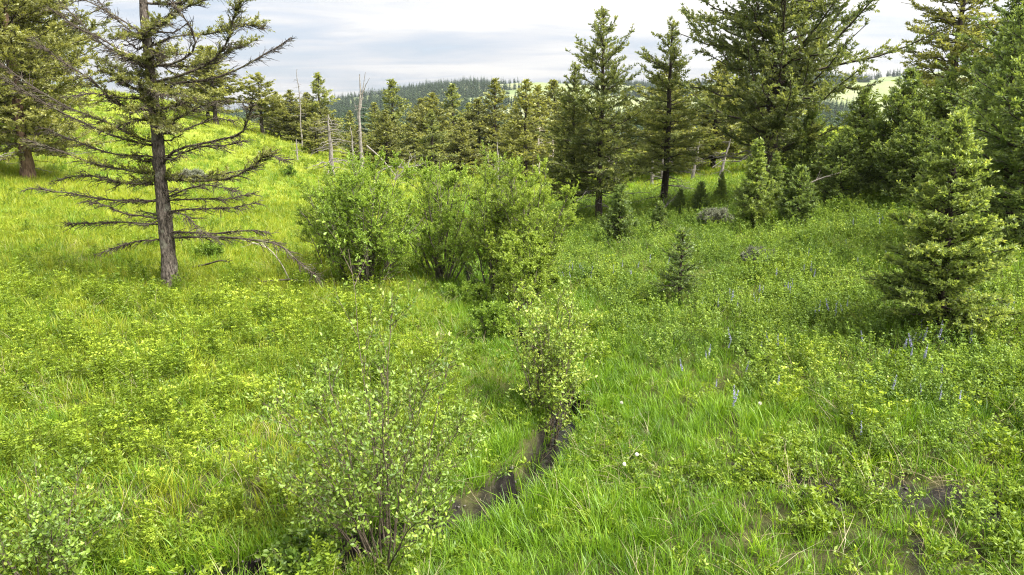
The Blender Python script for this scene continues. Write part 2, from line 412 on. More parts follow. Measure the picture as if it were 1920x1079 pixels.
M['stone'] = bark('stone', (0.05, 0.045, 0.04), (0.19, 0.175, 0.16), 12, 1.0, 0.4)

# ------------------------------------------------------------------ setting: ground and creek
def soil_mask(x, y):
    """bare earth: trampled patches on the lower right, the creek's banks"""
    f = 0.55 * fbm(x / 0.55, y / 0.55, 40, 3) + 0.45 * fbm(x / 0.16, y / 0.16, 44, 3)
    zone = np.exp(-(((x - 3.4) / 1.7) ** 2 + ((y - 5.1) / 1.1) ** 2)) + 0.75 * np.exp(-(((x - 2.2) / 1.0) ** 2 + ((y - 6.2) / 0.5) ** 2)) + 0.3 * np.exp(-(((x - 5.0) / 1.0) ** 2 + ((y - 6.0) / 0.7) ** 2))
    s = sstep(0.585, 0.67, f * 0.78 + zone * 0.17) * sstep(0.15, 0.45, zone)
    return np.maximum(s, 1 - sstep(0.24, 0.34, creek_dist(x, y)))

def build_ground():
    nu, nv = 520, 560
    v = np.linspace(0, 1, nv)
    y = -9 + 38 * v + 1290 * np.clip(v - 0.30, 0, 1) ** 4.2 / 0.7 ** 4.2 * 0.98
    u = np.linspace(-1, 1, nu); u = np.sign(u) * (0.55 * np.abs(u) + 0.45 * np.abs(u) ** 2.2)
    U, Y = np.meshgrid(u, y)
    X = U * (14 + np.maximum(Y, 0) * 1.15)
    Z = height(X, Y)
    V = np.stack([X, Y, Z], -1).reshape(-1, 3)
    i = np.arange(nv - 1)[:, None] * nu + np.arange(nu - 1)[None]
    F = np.stack([i, i + 1, i + nu + 1, i + nu], -1).reshape(-1, 4)
    mb = MB(); mb.add(V, F, 0.5)
    o = mb.build('ground', M['ground'], smooth=True)
    for nm, val in (('soil', soil_mask(X, Y)), ('wet', (1 - sstep(0.22, 0.32, creek_dist(X, Y))) * (Y < 60)), ('mid', np.clip((Y - 6) / 22, 0, 1)), ('far', sstep(120, 260, Y))):
        a = o.data.attributes.new(nm, 'FLOAT', 'POINT'); a.data.foreach_set('value', val.astype(np.float32).ravel())
    tag(o, kind='structure')
build_ground()

def resample(P, step):
    d = np.r_[0, np.cumsum(np.hypot(*np.diff(P, axis=0).T))]
    t = np.arange(0, d[-1], step)
    return np.stack([np.interp(t, d, P[:, 0]), np.interp(t, d, P[:, 1])], -1)

def build_creek():
    P = resample(CREEK[CREEK[:, 1] < 12.4], 0.12)
    T = unit(np.gradient(P, axis=0)); Nn = np.stack([-T[:, 1], T[:, 0]], -1)
    mb = MB(); K = 7
    w = np.linspace(-0.27, 0.27, K)
    XY = P[:, None] + Nn[:, None] * w[None, :, None]
    z = np.interp(P[:, 1], [4, 8, 16, 30, 43], [-0.40, -0.415, -0.41, -0.42, -0.42])
    base = height(P[:, 0], P[:, 1])
    k = 21; pad = np.pad(base, k // 2, mode='edge'); z = np.convolve(pad, np.ones(k) / k, 'valid') + 0.07
    V = np.concatenate([XY, np.broadcast_to(z[:, None, None], XY.shape[:2] + (1,))], -1)
    i = np.arange(len(P) - 1)[:, None] * K + np.arange(K - 1)[None]
    F = np.stack([i, i + 1, i + K + 1, i + K], -1).reshape(-1, 4)
    mb.add(V.reshape(-1, 3), F)
    tag(mb.build('creek_water', M['water'], smooth=True), kind='structure')
build_creek()

# ------------------------------------------------------------------ tree makers (each returns the meshes of its parts)
def trunk_mesh(g, H, r0, lean, mat, r_top=0.012, sides=12, K=26, wob=0.03, flare=0.5, kink=None):
    t = np.linspace(0, 1, K) ** 1.2
    ph = g.uniform(0, 6.28, 4)
    x = lean[0] * t + wob * (np.sin(t * 9 + ph[0]) + 0.5 * np.sin(t * 21 + ph[1])) * H * 0.1 * t ** 0.5
    y = lean[1] * t + wob * (np.sin(t * 8 + ph[2]) + 0.5 * np.sin(t * 19 + ph[3])) * H * 0.1 * t ** 0.5
    z = t * H
    r = r0 * (1 - t) ** 0.8 + r_top + r0 * flare * np.exp(-z / (r0 * 1.6))
    z = z - 0.08 * (t == 0)
    P = np.stack([x, y, z], -1)
    mb = MB(); tubes(mb, P[None], r[None], sides, 0.5)
    V = mb.V[0]; nrm = V - np.repeat(P, sides, 0)
    V += nrm * (g.uniform(-0.12, 0.14, (len(V), 1)))
    return mb, P, r

def fir(seed, H, r0, base, Lmax, nb, prof, e_low=-10, e_top=50, curve=0.25, twig_d=9, need_d=55, nl=0.075, nw=0.28,
        lean=(0, 0), inner=0.22, twig_len=0.34, dead_low=0, sag=0.0, gap=0.0, trunk_mat='bark_dark', need_mat='fir', tint0=0.35, flat=0.5, name='fir', top_h=0.6, wob=0.03, tip_gain=0.35, whorl=6, ejit=9, lvar=(0.45, 1.2)):
    g = RNG(seed); need_d *= 1.35; nw *= 1.15; twig_d *= 1.3; inner = min(inner, 0.08)
    tmb, TP, TR = trunk_mesh(g, H, r0, lean, None, wob=wob)
    u = (np.arange(nb) + g.uniform(0, 1, nb)) / nb
    z = base + (H * 0.99 - base) * u ** 0.95
    if whorl:                                  # limbs gathered in tiers
        nw_ = max(nb // whorl, 6); zz = base + (H * 0.985 - base) * ((np.arange(nw_) + g.uniform(0.2, 0.8, nw_)) / nw_) ** 0.95
        z = np.sort(np.minimum(np.repeat(zz, whorl)[:nb] if nw_ * whorl >= nb else np.resize(np.repeat(zz, whorl), nb), H * .985)) + g.normal(0, 0.012 * H ** 0.7, nb)
        z = np.clip(z, base * 0.8, H * 0.99)
    rel = np.clip((z - base) / (H - base), 0, 1)
    L = Lmax * np.array([prof(q) for q in rel]) * g.uniform(*lvar, nb)
    if gap:
        L = L * np.where(g.uniform(size=nb) < gap, g.uniform(0.25, 0.6, nb), 1)
    L = np.maximum(L, 0.10)
    az = np.arange(nb) * 2.39996 + g.normal(0, 0.35, nb)
    e0 = np.radians(np.interp(rel, [0, 0.45, 1], [e_low, e_low * 0.35 + e_top * 0.3, e_top]) + g.normal(0, ejit, nb))
    tt = np.linspace(0, 1, 7)
    hx = np.cos(az); hy = np.sin(az)
    rad = L[:, None] * tt * np.cos(e0)[:, None]
    dz = L[:, None] * (np.sin(e0)[:, None] * tt + curve * tt ** 2.2 * (1 - 0.6 * rel[:, None]) - sag * np.sin(tt * math.pi) * 0.5)
    bx = np.interp(z, TP[:, 2], TP[:, 0]); by = np.interp(z, TP[:, 2], TP[:, 1])
    side = g.normal(0, 0.10, nb)[:, None] * L[:, None] * tt ** 2
    P = np.stack([bx[:, None] + hx[:, None] * rad - hy[:, None] * side, by[:, None] + hy[:, None] * rad + hx[:, None] * side, z[:, None] + dz], -1)
    P[:, 1:] += g.normal(0, 0.018, P[:, 1:].shape) * L[:, None, None]
    br = (0.006 + 0.011 * L)[:, None] * np.interp(tt, [0, 1], [1, 0.25])[None]
    wood = MB(); tubes(wood, P, br, 4, 0.5)
    # twigs
    nt_ = np.maximum((L * twig_d).astype(int), 3)
    bi = np.repeat(np.arange(nb), nt_); n = len(bi)
    tpos = inner + (1 - inner) * g.uniform(0, 1, n) ** 0.8
    Pb, Tb = along(P[bi], tpos)
    up = np.array([0, 0, 1.0])
    sd = unit(np.cross(Tb, up)) * np.where(g.uniform(size=n) < 0.5, -1, 1)[:, None]
    end = tpos > 0.9
    ang = np.radians(g.uniform(25, 65, n)) * np.where(end, 0.4, 1)
    td = unit(Tb * np.cos(ang)[:, None] + sd * np.sin(ang)[:, None] + up * g.normal(0.06, 0.28 * (1 - flat) + 0.10, n)[:, None])
    tl = (twig_len * L[bi] * (1.08 - tpos) + 0.10) * g.uniform(0.55, 1.2, n)
    s3 = np.linspace(0, 1, 3)
    TWP = Pb[:, None] + td[:, None] * (tl[:, None] * s3)[..., None]
    TWP[:, 2, 2] += tl * g.normal(0.03, 0.1, n)
    tubes(wood, TWP, np.repeat((0.0035 + 0.004 * tl)[:, None], 3, 1) * np.array([1, .8, .4]), 3, 0.5)
    # needle sprays
    nn = np.maximum((tl * need_d).astype(int), 4)
    ti = np.repeat(np.arange(n), nn); k = len(ti)
    s = g.uniform(0.05, 1.0, k)
    p, d0 = along(TWP[ti], s)
    perp = rdir(g, k); perp[:, 2] *= (1 - 0.55 * flat); perp[:, 2] += 0.12
    nd = unit(d0 * g.uniform(0.5, 1.1, k)[:, None] + unit(perp) * 0.75)
    twt = g.normal(0, 0.13, n)
    tint = tint0 + twt[ti] + tip_gain * (s - 0.4) * (0.4 + 0.6 * tpos[ti]) + g.normal(0, 0.08, k)
    need = MB()
    ln = nl * g.uniform(0.65, 1.3, k)
    blades(need, p, nd, rdir(g, k), ln, ln * nw * g.uniform(0.8, 1.2, k), tint)
    # needles at the leader
    k = 60; zz = H - g.uniform(0, top_h, k)
    p = np.stack([np.interp(zz, TP[:, 2], TP[:, 0]), np.interp(zz, TP[:, 2], TP[:, 1]), zz], -1)
    nd = rdir(g, k); nd[:, 2] = np.abs(nd[:, 2]) + 0.3
    blades(need, p, nd, rdir(g, k), np.full(k, nl * 1.3), np.full(k, nl * nw * 1.3), tint0 + 0.3)
    parts = [('trunk', tmb.mesh(name + '_trunk', M[trunk_mat], True)), ('limb_frame', wood.mesh(name + '_limbs', M['twig_dark'])), ('crown', need.mesh(name + '_crown', M[need_mat]))]
    if dead_low:
        nbd = dead_low
        z = g.uniform(base * 0.35, base * 1.25, nbd); az = g.uniform(0, 6.28, nbd); Ld = Lmax * g.uniform(0.25, 0.7, nbd)
        for i in range(nbd):
            dm = MB(); dead_limbs(g, dm, TP, z[i:i + 1], az[i:i + 1], Ld[i:i + 1], sag=0.12)
            parts.append(('dead_limb', dm.mesh(name + '_dead_limb', M['dead_grey'])))
    return parts

def dead_limbs(g, dm, TP, z, az, L, sag=0.1, tw=9, r=1.0, elev=0.0):
    nb = len(z); tt = np.linspace(0, 1, 6)
    bx = np.interp(z, TP[:, 2], TP[:, 0]); by = np.interp(z, TP[:, 2], TP[:, 1])
    P = np.stack([bx[:, None] + np.cos(az)[:, None] * L[:, None] * tt, by[:, None] + np.sin(az)[:, None] * L[:, None] * tt,
                  z[:, None] + L[:, None] * (elev * tt + g.normal(0, 0.08, nb)[:, None] * tt - sag * tt ** 2)], -1)
    P[:, 1:] += g.normal(0, 0.025, P[:, 1:].shape) * L[:, None, None]
    tubes(dm, P, r * (0.006 + 0.008 * L)[:, None] * np.interp(tt, [0, 1], [1, 0.3])[None], 4, 0.5)
    bi = np.repeat(np.arange(nb), tw); n = len(bi); tp = g.uniform(0.25, 1, n)
    Pb, Tb = along(P[bi], tp)
    d = unit(Tb + rdir(g, n) * 0.9 + np.array([0, 0, -0.15])); tl = L[bi] * g.uniform(0.08, 0.28, n)
    mid = Pb + d * tl[:, None] * 0.5 + rdir(g, n) * tl[:, None] * 0.06
    tubes(dm, np.stack([Pb, mid, Pb + d * tl[:, None]], 1), r * np.array([[0.0045, 0.0035, 0.0018]]) * np.ones((n, 1)), 3, 0.5)

def place(parts, name, loc, label, cat='tree', rz=0.0, sc=1.0, group=None):
    x, y = loc[:2]
    z = float(height(np.array([x]), np.array([y]))[0]) - 0.03
    t = thing(name, (x, y, z), label, cat, rz, sc, group)
    for nm, me in parts: link(nm, me, t)
    return t

cone = lambda q: (1 - q) ** 0.85 * min(1.0, 0.55 + q * 3.0) + 0.03
column = lambda q: (1 - q ** 1.8) ** 0.9 * min(1.0, 0.6 + q * 2.5) + 0.03
bushy = lambda q: (1 - q ** 1.5) * min(1.0, 0.75 + q) + 0.04
open_top = lambda q: (1 - q) ** 0.7 * min(1.0, 0.5 + q * 2.2) + 0.04

def snag(seed, H, r0, n, Lmin, Lmax, mat, lean=(0, 0), z0=0.2, z1=1.0, elev=0.0, sag=0.12, tw=7, fork=False, name='snag'):
    g = RNG(seed)
    tmb, TP, TR = trunk_mesh(g, H, r0, lean, None, r_top=0.02, sides=9, wob=0.08)
    z = g.uniform(z0 * H, z1 * H, n); az = g.uniform(0, 6.28, n); L = g.uniform(Lmin, Lmax, n) * np.interp(z, [0, H], [1.1, 0.45])
    parts = [('trunk', tmb.mesh(name + '_trunk', M[mat], True))]
    for i in range(n):
        dm = MB(); dead_limbs(g, dm, TP, z[i:i + 1], az[i:i + 1], L[i:i + 1], sag=sag, elev=elev, tw=tw, r=1.5)
        parts.append(('dead_limb', dm.mesh(name + '_limb', M[mat])))
    if fork:
        for zz, dx, dy, up, rr in fork:
            fm = MB(); b = np.array([np.interp(zz, TP[:, 2], TP[:, 0]), np.interp(zz, TP[:, 2], TP[:, 1]), zz])
            t = np.linspace(0, 1, 8)[:, None]
            p = b + np.concatenate([dx * t ** 0.8, dy * t ** 0.8, up * t], 1) + g.normal(0, 0.02, (8, 3))
            tubes(fm, p[None], (rr * np.interp(t[:, 0], [0, 1], [1, 0.25]))[None], 6)
            parts.append(('fork', fm.mesh(name + '_fork', M[mat], True)))
    return parts

def willow(seed, H, R, ns, n2, n3, nleaf, leaf, wood='bark_willow', mat='willow', base_r=0.22, stem_r=0.02, low=0.25, spread=1.0, lw=0.42, tint0=0.4, name='willow', shell=0.5, flat_top=0.8, big_leaf=False, sx=1.0, sy=1.0, bare=0.0, tall=(), up2=0.55):
    """many stems from one root, side branches, twigs, leaves"""
    g = RNG(seed)
    ns_ = ns
    if not big_leaf: nleaf = int(nleaf * 2.9); n3 += 6; leaf *= 0.74
    az = np.arange(ns_) * 2.39996 + g.normal(0, 0.3, ns_)
    f = np.sqrt((np.arange(ns_) + 0.5) / ns_)
    b = np.stack([np.cos(az) * base_r * f * g.uniform(.3, 1, ns_), np.sin(az) * base_r * f * g.uniform(.3, 1, ns_), np.full(ns_, -0.05)], -1)
    rr = R * f * spread * g.uniform(0.75, 1.0, ns_)
    zt = H * (1 - (1 - flat_top) * 0 - 0.55 * f ** 3) * g.uniform(0.82, 1.0, ns_)
    for i, (a_, r_, z_) in enumerate(tall): az[i] = a_; rr[i] = r_; zt[i] = z_
    tip = np.stack([np.cos(az) * rr * sx, np.sin(az) * rr * sy, zt], -1)
    t = np.linspace(0, 1, 9)[None, :, None]
    c1 = b + (tip - b) * np.array([0.28, 0.28, 0.45])
    P = (1 - t) ** 2 * b[:, None] + 2 * t * (1 - t) * c1[:, None] + t ** 2 * tip[:, None]
    P[:, 1:] += np.cumsum(g.normal(0, 0.014, P[:, 1:].shape), 1) * H * 0.4
    SL = np.linalg.norm(tip - b, axis=1)
    SR = (stem_r * g.uniform(0.6, 1.15, ns_))[:, None] * np.interp(t[0, :, 0], [0, 1], [1, 0.18])[None]
    up = np.array([0, 0, 1.0])
    bi = np.repeat(np.arange(ns_), n2); n = len(bi)
    tp = low + (0.98 - low) * g.uniform(0, 1, n) ** 0.8
    Pb, Tb = along(P[bi], tp)
    out = Pb * np.array([1, 1, 0]); out = unit(out + 1e-6)
    d = unit(Tb * 0.55 + rdir(g, n) * 0.75 + out * 0.25 + up * up2 * 0.5)
    L2 = SL[bi] * (0.10 + 0.26 * (1 - tp)) * g.uniform(0.6, 1.25, n)
    t4 = np.linspace(0, 1, 4)
    P2 = Pb[:, None] + d[:, None] * (L2[:, None] * t4)[..., None] + up * (L2[:, None] * t4 ** 2 * 0.18)[..., None]
    P2[:, 1:] += g.normal(0, 0.03, P2[:, 1:].shape) * L2[:, None, None]
    # twigs from side branches and from the stem tips
    b3 = np.repeat(np.arange(n), n3); m_ = len(b3)
    tp3 = g.uniform(0.2, 1, m_)
    Pc, Tc = along(P2[b3], tp3)
    d3 = unit(Tc * 0.7 + rdir(g, m_) * 0.8 + up * up2 * 0.5)
    L3 = (0.10 + 0.35 * L2[b3]) * g.uniform(0.5, 1.2, m_)
    P3 = Pc[:, None] + d3[:, None] * (L3[:, None] * np.linspace(0, 1, 3))[..., None]
    stems = []
    for i in range(ns_):                       # every stem with its own side branches and twigs
        wd = MB(); tubes(wd, P[i:i + 1], SR[i:i + 1], 6)
        q = P2[bi == i]; tubes(wd, q, 0.30 * stem_r * np.ones((len(q), 1)) * np.array([[1, .8, .55, .25]]), 4)
        q = P3[bi[b3] == i]; tubes(wd, q, 0.09 * max(stem_r, 0.014) * np.ones((len(q), 1)) * np.array([[1, .75, .4]]), 3)
        stems.append(('stem', wd.mesh(name + '_stem', M[wood])))
    # leaves
    lv = MB()
    hasl = g.uniform(size=m_) > bare
    tw = np.repeat(np.where(hasl)[0], nleaf); k = len(tw)
    s = g.uniform(0.1, 1.05, k)
    p, dd = along(P3[tw], s)
    ld = unit(dd * 0.55 + rdir(g, k) * 0.8 + up * 0.15)
    ll = leaf * g.uniform(0.6, 1.25, k)
    twt = g.normal(0, 0.12, m_)
    tint = tint0 + twt[tw] + 0.28 * (s - 0.5) + g.normal(0, 0.10, k)
    fn = leaves6 if big_leaf else blades
    fn(lv, p, ld, rdir(g, k), ll, ll * lw * g.uniform(0.85, 1.15, k), tint)
    return stems + [('foliage', lv.mesh(name + '_foliage', M[mat]))]

# ------------------------------------------------------------------ the half-bare old fir on the meadow: every bough is a part
HERO = [
  ([(0.16, -0.00, 1.13), (1.05, -0.10, 1.18), (1.97, -0.20, 1.12), (2.49, -0.30, 1.02), (2.88, -0.40, 0.67), (3.20, -0.50, 0.43)], 0.030, []),
  ([(0.17, 0.00, 1.26), (0.93, 0.17, 1.19), (1.67, 0.33, 1.24), (1.95, 0.50, 1.17)], 0.024, []),
  ([(0.16, -0.00, 1.68), (0.88, -0.10, 1.74), (1.47, -0.20, 1.77), (2.06, -0.30, 1.87)], 0.026, []),
  ([(0.14, -0.00, 1.65), (0.63, -0.30, 1.63), (1.01, -0.60, 1.40), (1.34, -0.90, 1.28)], 0.018, []),
  ([(0.17, -0.00, 1.98), (0.77, -0.23, 2.19), (1.30, -0.47, 2.23), (1.81, -0.70, 2.15)], 0.022, []),
  ([(0.14, 0.00, 1.91), (0.73, 0.27, 1.90), (1.18, 0.53, 1.86), (1.65, 0.80, 1.97)], 0.020, []),
  ([(0.16, -0.00, 2.34), (0.83, -0.10, 2.31), (1.53, -0.20, 2.38), (2.02, -0.30, 2.62), (2.39, -0.40, 2.84), (2.76, -0.50, 2.74)], 0.032, [(0.06, 0.5, 0.8), (0.55, 0.86, 1.0)]),
  ([(0.17, 0.00, 2.42), (0.73, 0.13, 2.41), (1.35, 0.27, 2.48), (1.75, 0.40, 2.54)], 0.020, [(0.1, 0.7, 0.5)]),
  ([(0.10, -0.00, 2.64), (0.46, -0.12, 2.93), (1.29, -0.24, 3.10), (1.88, -0.36, 3.26), (2.12, -0.48, 3.58), (2.23, -0.60, 3.77)], 0.036, []),
  ([(0.40, -0.00, 2.84), (1.03, -0.17, 2.99), (1.64, -0.33, 3.04), (1.98, -0.50, 3.12)], 0.016, []),
  ([(0.11, 0.00, 4.16), (0.71, 0.12, 4.25), (1.20, 0.24, 4.32), (1.82, 0.36, 4.56), (2.35, 0.48, 4.86), (2.68, 0.60, 5.11)], 0.034, [(0.1, 0.3, 0.4)]),
  ([(0.07, -0.00, 4.26), (0.71, -0.08, 4.41), (1.30, -0.16, 4.63), (1.73, -0.24, 5.04), (1.96, -0.32, 5.56), (2.33, -0.40, 5.88)], 0.034, [(0.35, 0.75, 0.5), (0.75, 1, 1)]),
  ([(0.05, -0.00, 4.57), (0.64, -0.10, 4.64), (1.08, -0.20, 4.90), (1.06, -0.30, 5.27), (0.84, -0.40, 5.64), (0.67, -0.50, 5.95)], 0.030, []),
  ([(0.04, 0.00, 4.92), (0.61, 0.07, 5.18), (1.33, 0.15, 5.24), (1.84, 0.22, 5.40), (2.24, 0.30, 5.37)], 0.022, [(0.4, 1, 1)]),
  ([(0.07, 0.00, 5.17), (0.63, 0.13, 5.59), (1.34, 0.27, 5.91), (2.04, 0.40, 6.03)], 0.020, [(0.4, 1, 0.9)]),
  ([(0.26, 0.00, 4.57), (0.87, 0.30, 4.60), (1.43, 0.60, 4.89), (1.89, 0.90, 5.14)], 0.020, [(0.35, 1, 0.8)]),
  ([(-0.18, -0.00, 1.08), (-0.62, -0.13, 1.03), (-0.94, -0.27, 0.94), (-1.27, -0.40, 0.82)], 0.022, []),
  ([(-0.18, 0.00, 1.42), (-1.05, 0.13, 1.45), (-1.82, 0.27, 1.40), (-2.30, 0.40, 1.37)], 0.020, []),
  ([(-0.21, -0.00, 1.54), (-0.62, -0.30, 1.65), (-0.85, -0.60, 1.87), (-1.02, -0.90, 1.99)], 0.024, []),
  ([(-0.23, -0.00, 1.91), (-1.06, -0.13, 1.94), (-1.72, -0.27, 2.08), (-2.37, -0.40, 2.18)], 0.030, []),
  ([(-0.15, 0.00, 2.31), (-0.96, 0.17, 2.30), (-1.71, 0.33, 2.46), (-2.40, 0.50, 2.34)], 0.020, [(0.1, 0.4, 0.5)]),
  ([(-0.12, -0.00, 2.45), (-0.66, -0.12, 2.57), (-1.27, -0.25, 2.72), (-1.75, -0.38, 2.93), (-2.16, -0.50, 3.10)], 0.032, [(0.04, 0.62, 1)]),
  ([(-0.22, -0.00, 2.23), (-0.60, -0.30, 2.25), (-0.73, -0.60, 2.40)], 0.020, [(0.1, 0.8, 0.6)]),
  ([(-0.21, -0.00, 3.05), (-0.89, -0.12, 3.26), (-1.52, -0.25, 3.59), (-2.12, -0.38, 3.98), (-2.54, -0.50, 4.32)], 0.032, [(0.15, 0.3, 0.2)]),
  ([(-0.24, 0.00, 3.14), (-1.13, 0.15, 3.52), (-1.84, 0.30, 3.76), (-2.65, 0.45, 4.19), (-3.54, 0.60, 4.84)], 0.030, [(0.1, 0.5, 0.4)]),
  ([(-0.17, 0.00, 2.80), (-0.97, 0.10, 2.85), (-1.76, 0.20, 3.12), (-2.35, 0.30, 3.33)], 0.022, []),
  ([(-0.19, -0.00, 3.75), (-0.62, -0.20, 3.84), (-0.87, -0.40, 4.23), (-1.27, -0.60, 4.53), (-1.67, -0.80, 4.96)], 0.028, [(0.2, 0.5, 0.7)]),
  ([(-0.14, -0.00, 4.57), (-0.64, -0.10, 4.96), (-1.12, -0.20, 5.22), (-1.57, -0.30, 5.56)], 0.028, []),
  ([(-0.12, 0.00, 4.72), (-0.71, 0.20, 4.88), (-1.27, 0.40, 5.23), (-2.14, 0.60, 6.07)], 0.024, []),
  ([(-0.10, -0.00, 5.27), (-0.51, -0.10, 5.55), (-0.94, -0.20, 5.77), (-1.28, -0.30, 5.80)], 0.020, []),
  ([(-0.08, 0.00, 5.07), (-0.50, 0.13, 5.39), (-0.91, 0.27, 5.71), (-1.24, 0.40, 6.23)], 0.020, []),
  ([(0.11, 0.00, 3.22), (0.56, 0.23, 3.33), (1.03, 0.47, 3.53), (1.38, 0.70, 3.50)], 0.020, [(0.1, 0.5, 0.5)]),
  ([(0.12, -0.00, 3.43), (0.66, -0.17, 3.59), (1.19, -0.33, 3.84), (1.68, -0.50, 3.88)], 0.020, [(0.1, 0.8, 0.9)]),
  ([(0.06, -0.00, 3.75), (0.70, -0.40, 3.83), (1.26, -0.80, 3.96)], 0.022, [(0.1, 1, 1)]),
  ([(0.05, -0.00, 3.59), (0.47, -0.65, 3.47), (0.93, -1.30, 3.36)], 0.022, [(0.1, 1, 1)]),
  ([(0.02, -0.00, 3.85), (0.22, -0.70, 3.77), (0.33, -1.40, 3.64)], 0.022, [(0.1, 1, 1)]),
  ([(0.02, -0.00, 4.11), (0.59, -0.75, 4.11), (1.15, -1.50, 4.01)], 0.022, [(0.1, 1, 1)]),
  ([(0.02, -0.00, 4.26), (0.02, -0.60, 4.27), (0.01, -1.20, 4.26)], 0.022, [(0.1, 1, 1)]),
  ([(0.01, -0.00, 4.57), (0.11, -0.60, 4.61), (0.15, -1.20, 4.64)], 0.020, [(0.1, 1, 1)]),
  ([(-0.00, -0.00, 4.67), (0.56, -0.55, 4.76), (1.12, -1.10, 4.69)], 0.020, [(0.1, 1, 1)]),
  ([(0.02, -0.00, 5.17), (0.44, -0.50, 5.24), (0.94, -1.00, 5.26)], 0.020, [(0.1, 1, 1)]),
  ([(-0.02, -0.00, 5.07), (-0.06, -0.45, 5.11), (-0.12, -0.90, 5.00)], 0.020, [(0.1, 1, 1)]),
  ([(0.00, -0.00, 3.95), (-0.39, -0.30, 3.94), (-0.83, -0.60, 4.02), (-1.16, -0.90, 3.95)], 0.024, [(0.15, 0.6, 0.8)]),
  ([(-0.05, -0.00, 3.54), (-0.20, -0.55, 3.47), (-0.32, -1.10, 3.32)], 0.022, [(0.1, 1, 1)]),
  ([(0.05, 0.00, 4.11), (0.27, 0.60, 4.31), (0.32, 1.20, 4.30)], 0.020, [(0.1, 1, 0.8)]),
  ([(0.03, 0.00, 4.37), (-0.82, 0.60, 4.52), (-1.58, 1.20, 4.80)], 0.020, [(0.1, 1, 0.7)]),
]

def smooth_path(P, n):
    P = np.asarray(P, float); K = len(P)
    t = np.linspace(0, K - 1, n); i = np.clip(t.astype(int), 0, K - 2); f = (t - i)[:, None]
    Q = np.concatenate([2 * P[:1] - P[1:2], P, 2 * P[-1:] - P[-2:-1]])
    p0, p1, p2, p3 = Q[i], Q[i + 1], Q[i + 2], Q[i + 3]
    return 0.5 * (2 * p1 + (p2 - p0) * f + (2 * p0 - 5 * p1 + 4 * p2 - p3) * f ** 2 + (3 * p1 - p0 - 3 * p2 + p3) * f ** 3)

def bough(g, root, path, r, greens, mat='twig_dark', dead_tw=34):
    P = smooth_path(path, 14)
    L = np.linalg.norm(np.diff(P, axis=0), axis=1).sum()
    P[1:] += np.cumsum(g.normal(0, 0.012, P[1:].shape), 0) * 0.6
    mb = MB()
    t = np.linspace(0, 1, 14)
    tubes(mb, P[None], (r * (1 - t) ** 0.7 + 0.0055)[None], 6)
    # bare side twigs, forked once
    n = int(dead_tw * L) + 4
    tp = 0.12 + 0.88 * g.uniform(0, 1, n) ** 0.75
    Pb, Tb = along(np.repeat(P[None], n, 0), tp)
    sd = unit(np.cross(Tb, np.array([0, 0, 1.0]))) * np.where(g.uniform(size=n) < .5, -1, 1)[:, None]
    d = unit(Tb * 0.75 + sd * g.uniform(0.3, 0.9, n)[:, None] + rdir(g, n) * 0.35 + np.array([0, 0, -0.12]))
    tl = g.uniform(0.10, 0.42, n) * (1.15 - 0.5 * tp) * min(1.2, 0.5 + L / 3)
    a = Pb + d * tl[:, None] * 0.33 + rdir(g, n) * tl[:, None] * 0.06; b = Pb + d * tl[:, None] * 0.68 + rdir(g, n) * tl[:, None] * 0.10
    tubes(mb, np.stack([Pb, a, b, Pb + d * tl[:, None] + np.array([0, 0, -0.03])], 1), np.array([[0.0085, 0.007, 0.0055, 0.003]]) * np.ones((n, 1)), 3)
    m2 = n * 2; j = np.repeat(np.arange(n), 2)
    st = a[j] + (b - a)[j] * g.uniform(0, 1, (m2, 1)); d2 = unit(d[j] + rdir(g, m2) * 0.8); l2 = tl[j] * g.uniform(0.25, 0.6, m2)
    tubes(mb, np.stack([st, st + d2 * l2[:, None] * .5 + rdir(g, m2) * .008, st + d2 * l2[:, None]], 1), np.array([[0.0052, 0.0042, 0.0025]]) * np.ones((m2, 1)), 3)
    o = mb.build('branch', M[mat], root)
    if greens:
        nb = MB()
        for t0, t1, dens in greens:
            ln = L * (t1 - t0)
            n = int(33 * ln * dens) + 4
            tp = g.uniform(t0, t1, n)
            Pb, Tb = along(np.repeat(P[None], n, 0), tp)
            sd = unit(np.cross(Tb, np.array([0, 0, 1.0]))) * np.where(g.uniform(size=n) < .5, -1, 1)[:, None]
            d = unit(Tb * 0.6 + sd * g.uniform(0.2, 0.9, n)[:, None] + np.array([0, 0, 0.25]) + rdir(g, n) * 0.45)
            tl = g.uniform(0.10, 0.34, n) * min(1.1, 0.6 + L * 0.25)
            TW = np.stack([Pb, Pb + d * tl[:, None] * .5, Pb + d * tl[:, None]], 1)
            k = np.repeat(np.arange(n), 38); s = g.uniform(0, 1.05, len(k))
            p, dd = along(TW[k], s)
            nd = unit(dd * 0.7 + rdir(g, len(k)) * 0.8 + np.array([0, 0, 0.1]))
            tint = 0.34 + g.normal(0, 0.16, n)[k] + 0.25 * (s - 0.5) + g.normal(0, 0.07, len(k))
            l_ = g.uniform(0.035, 0.065, len(k))
            blades(nb, p, nd, rdir(g, len(k)), l_, l_ * 0.38, tint)
        nb.build('needles', M['fir_olive'], o)

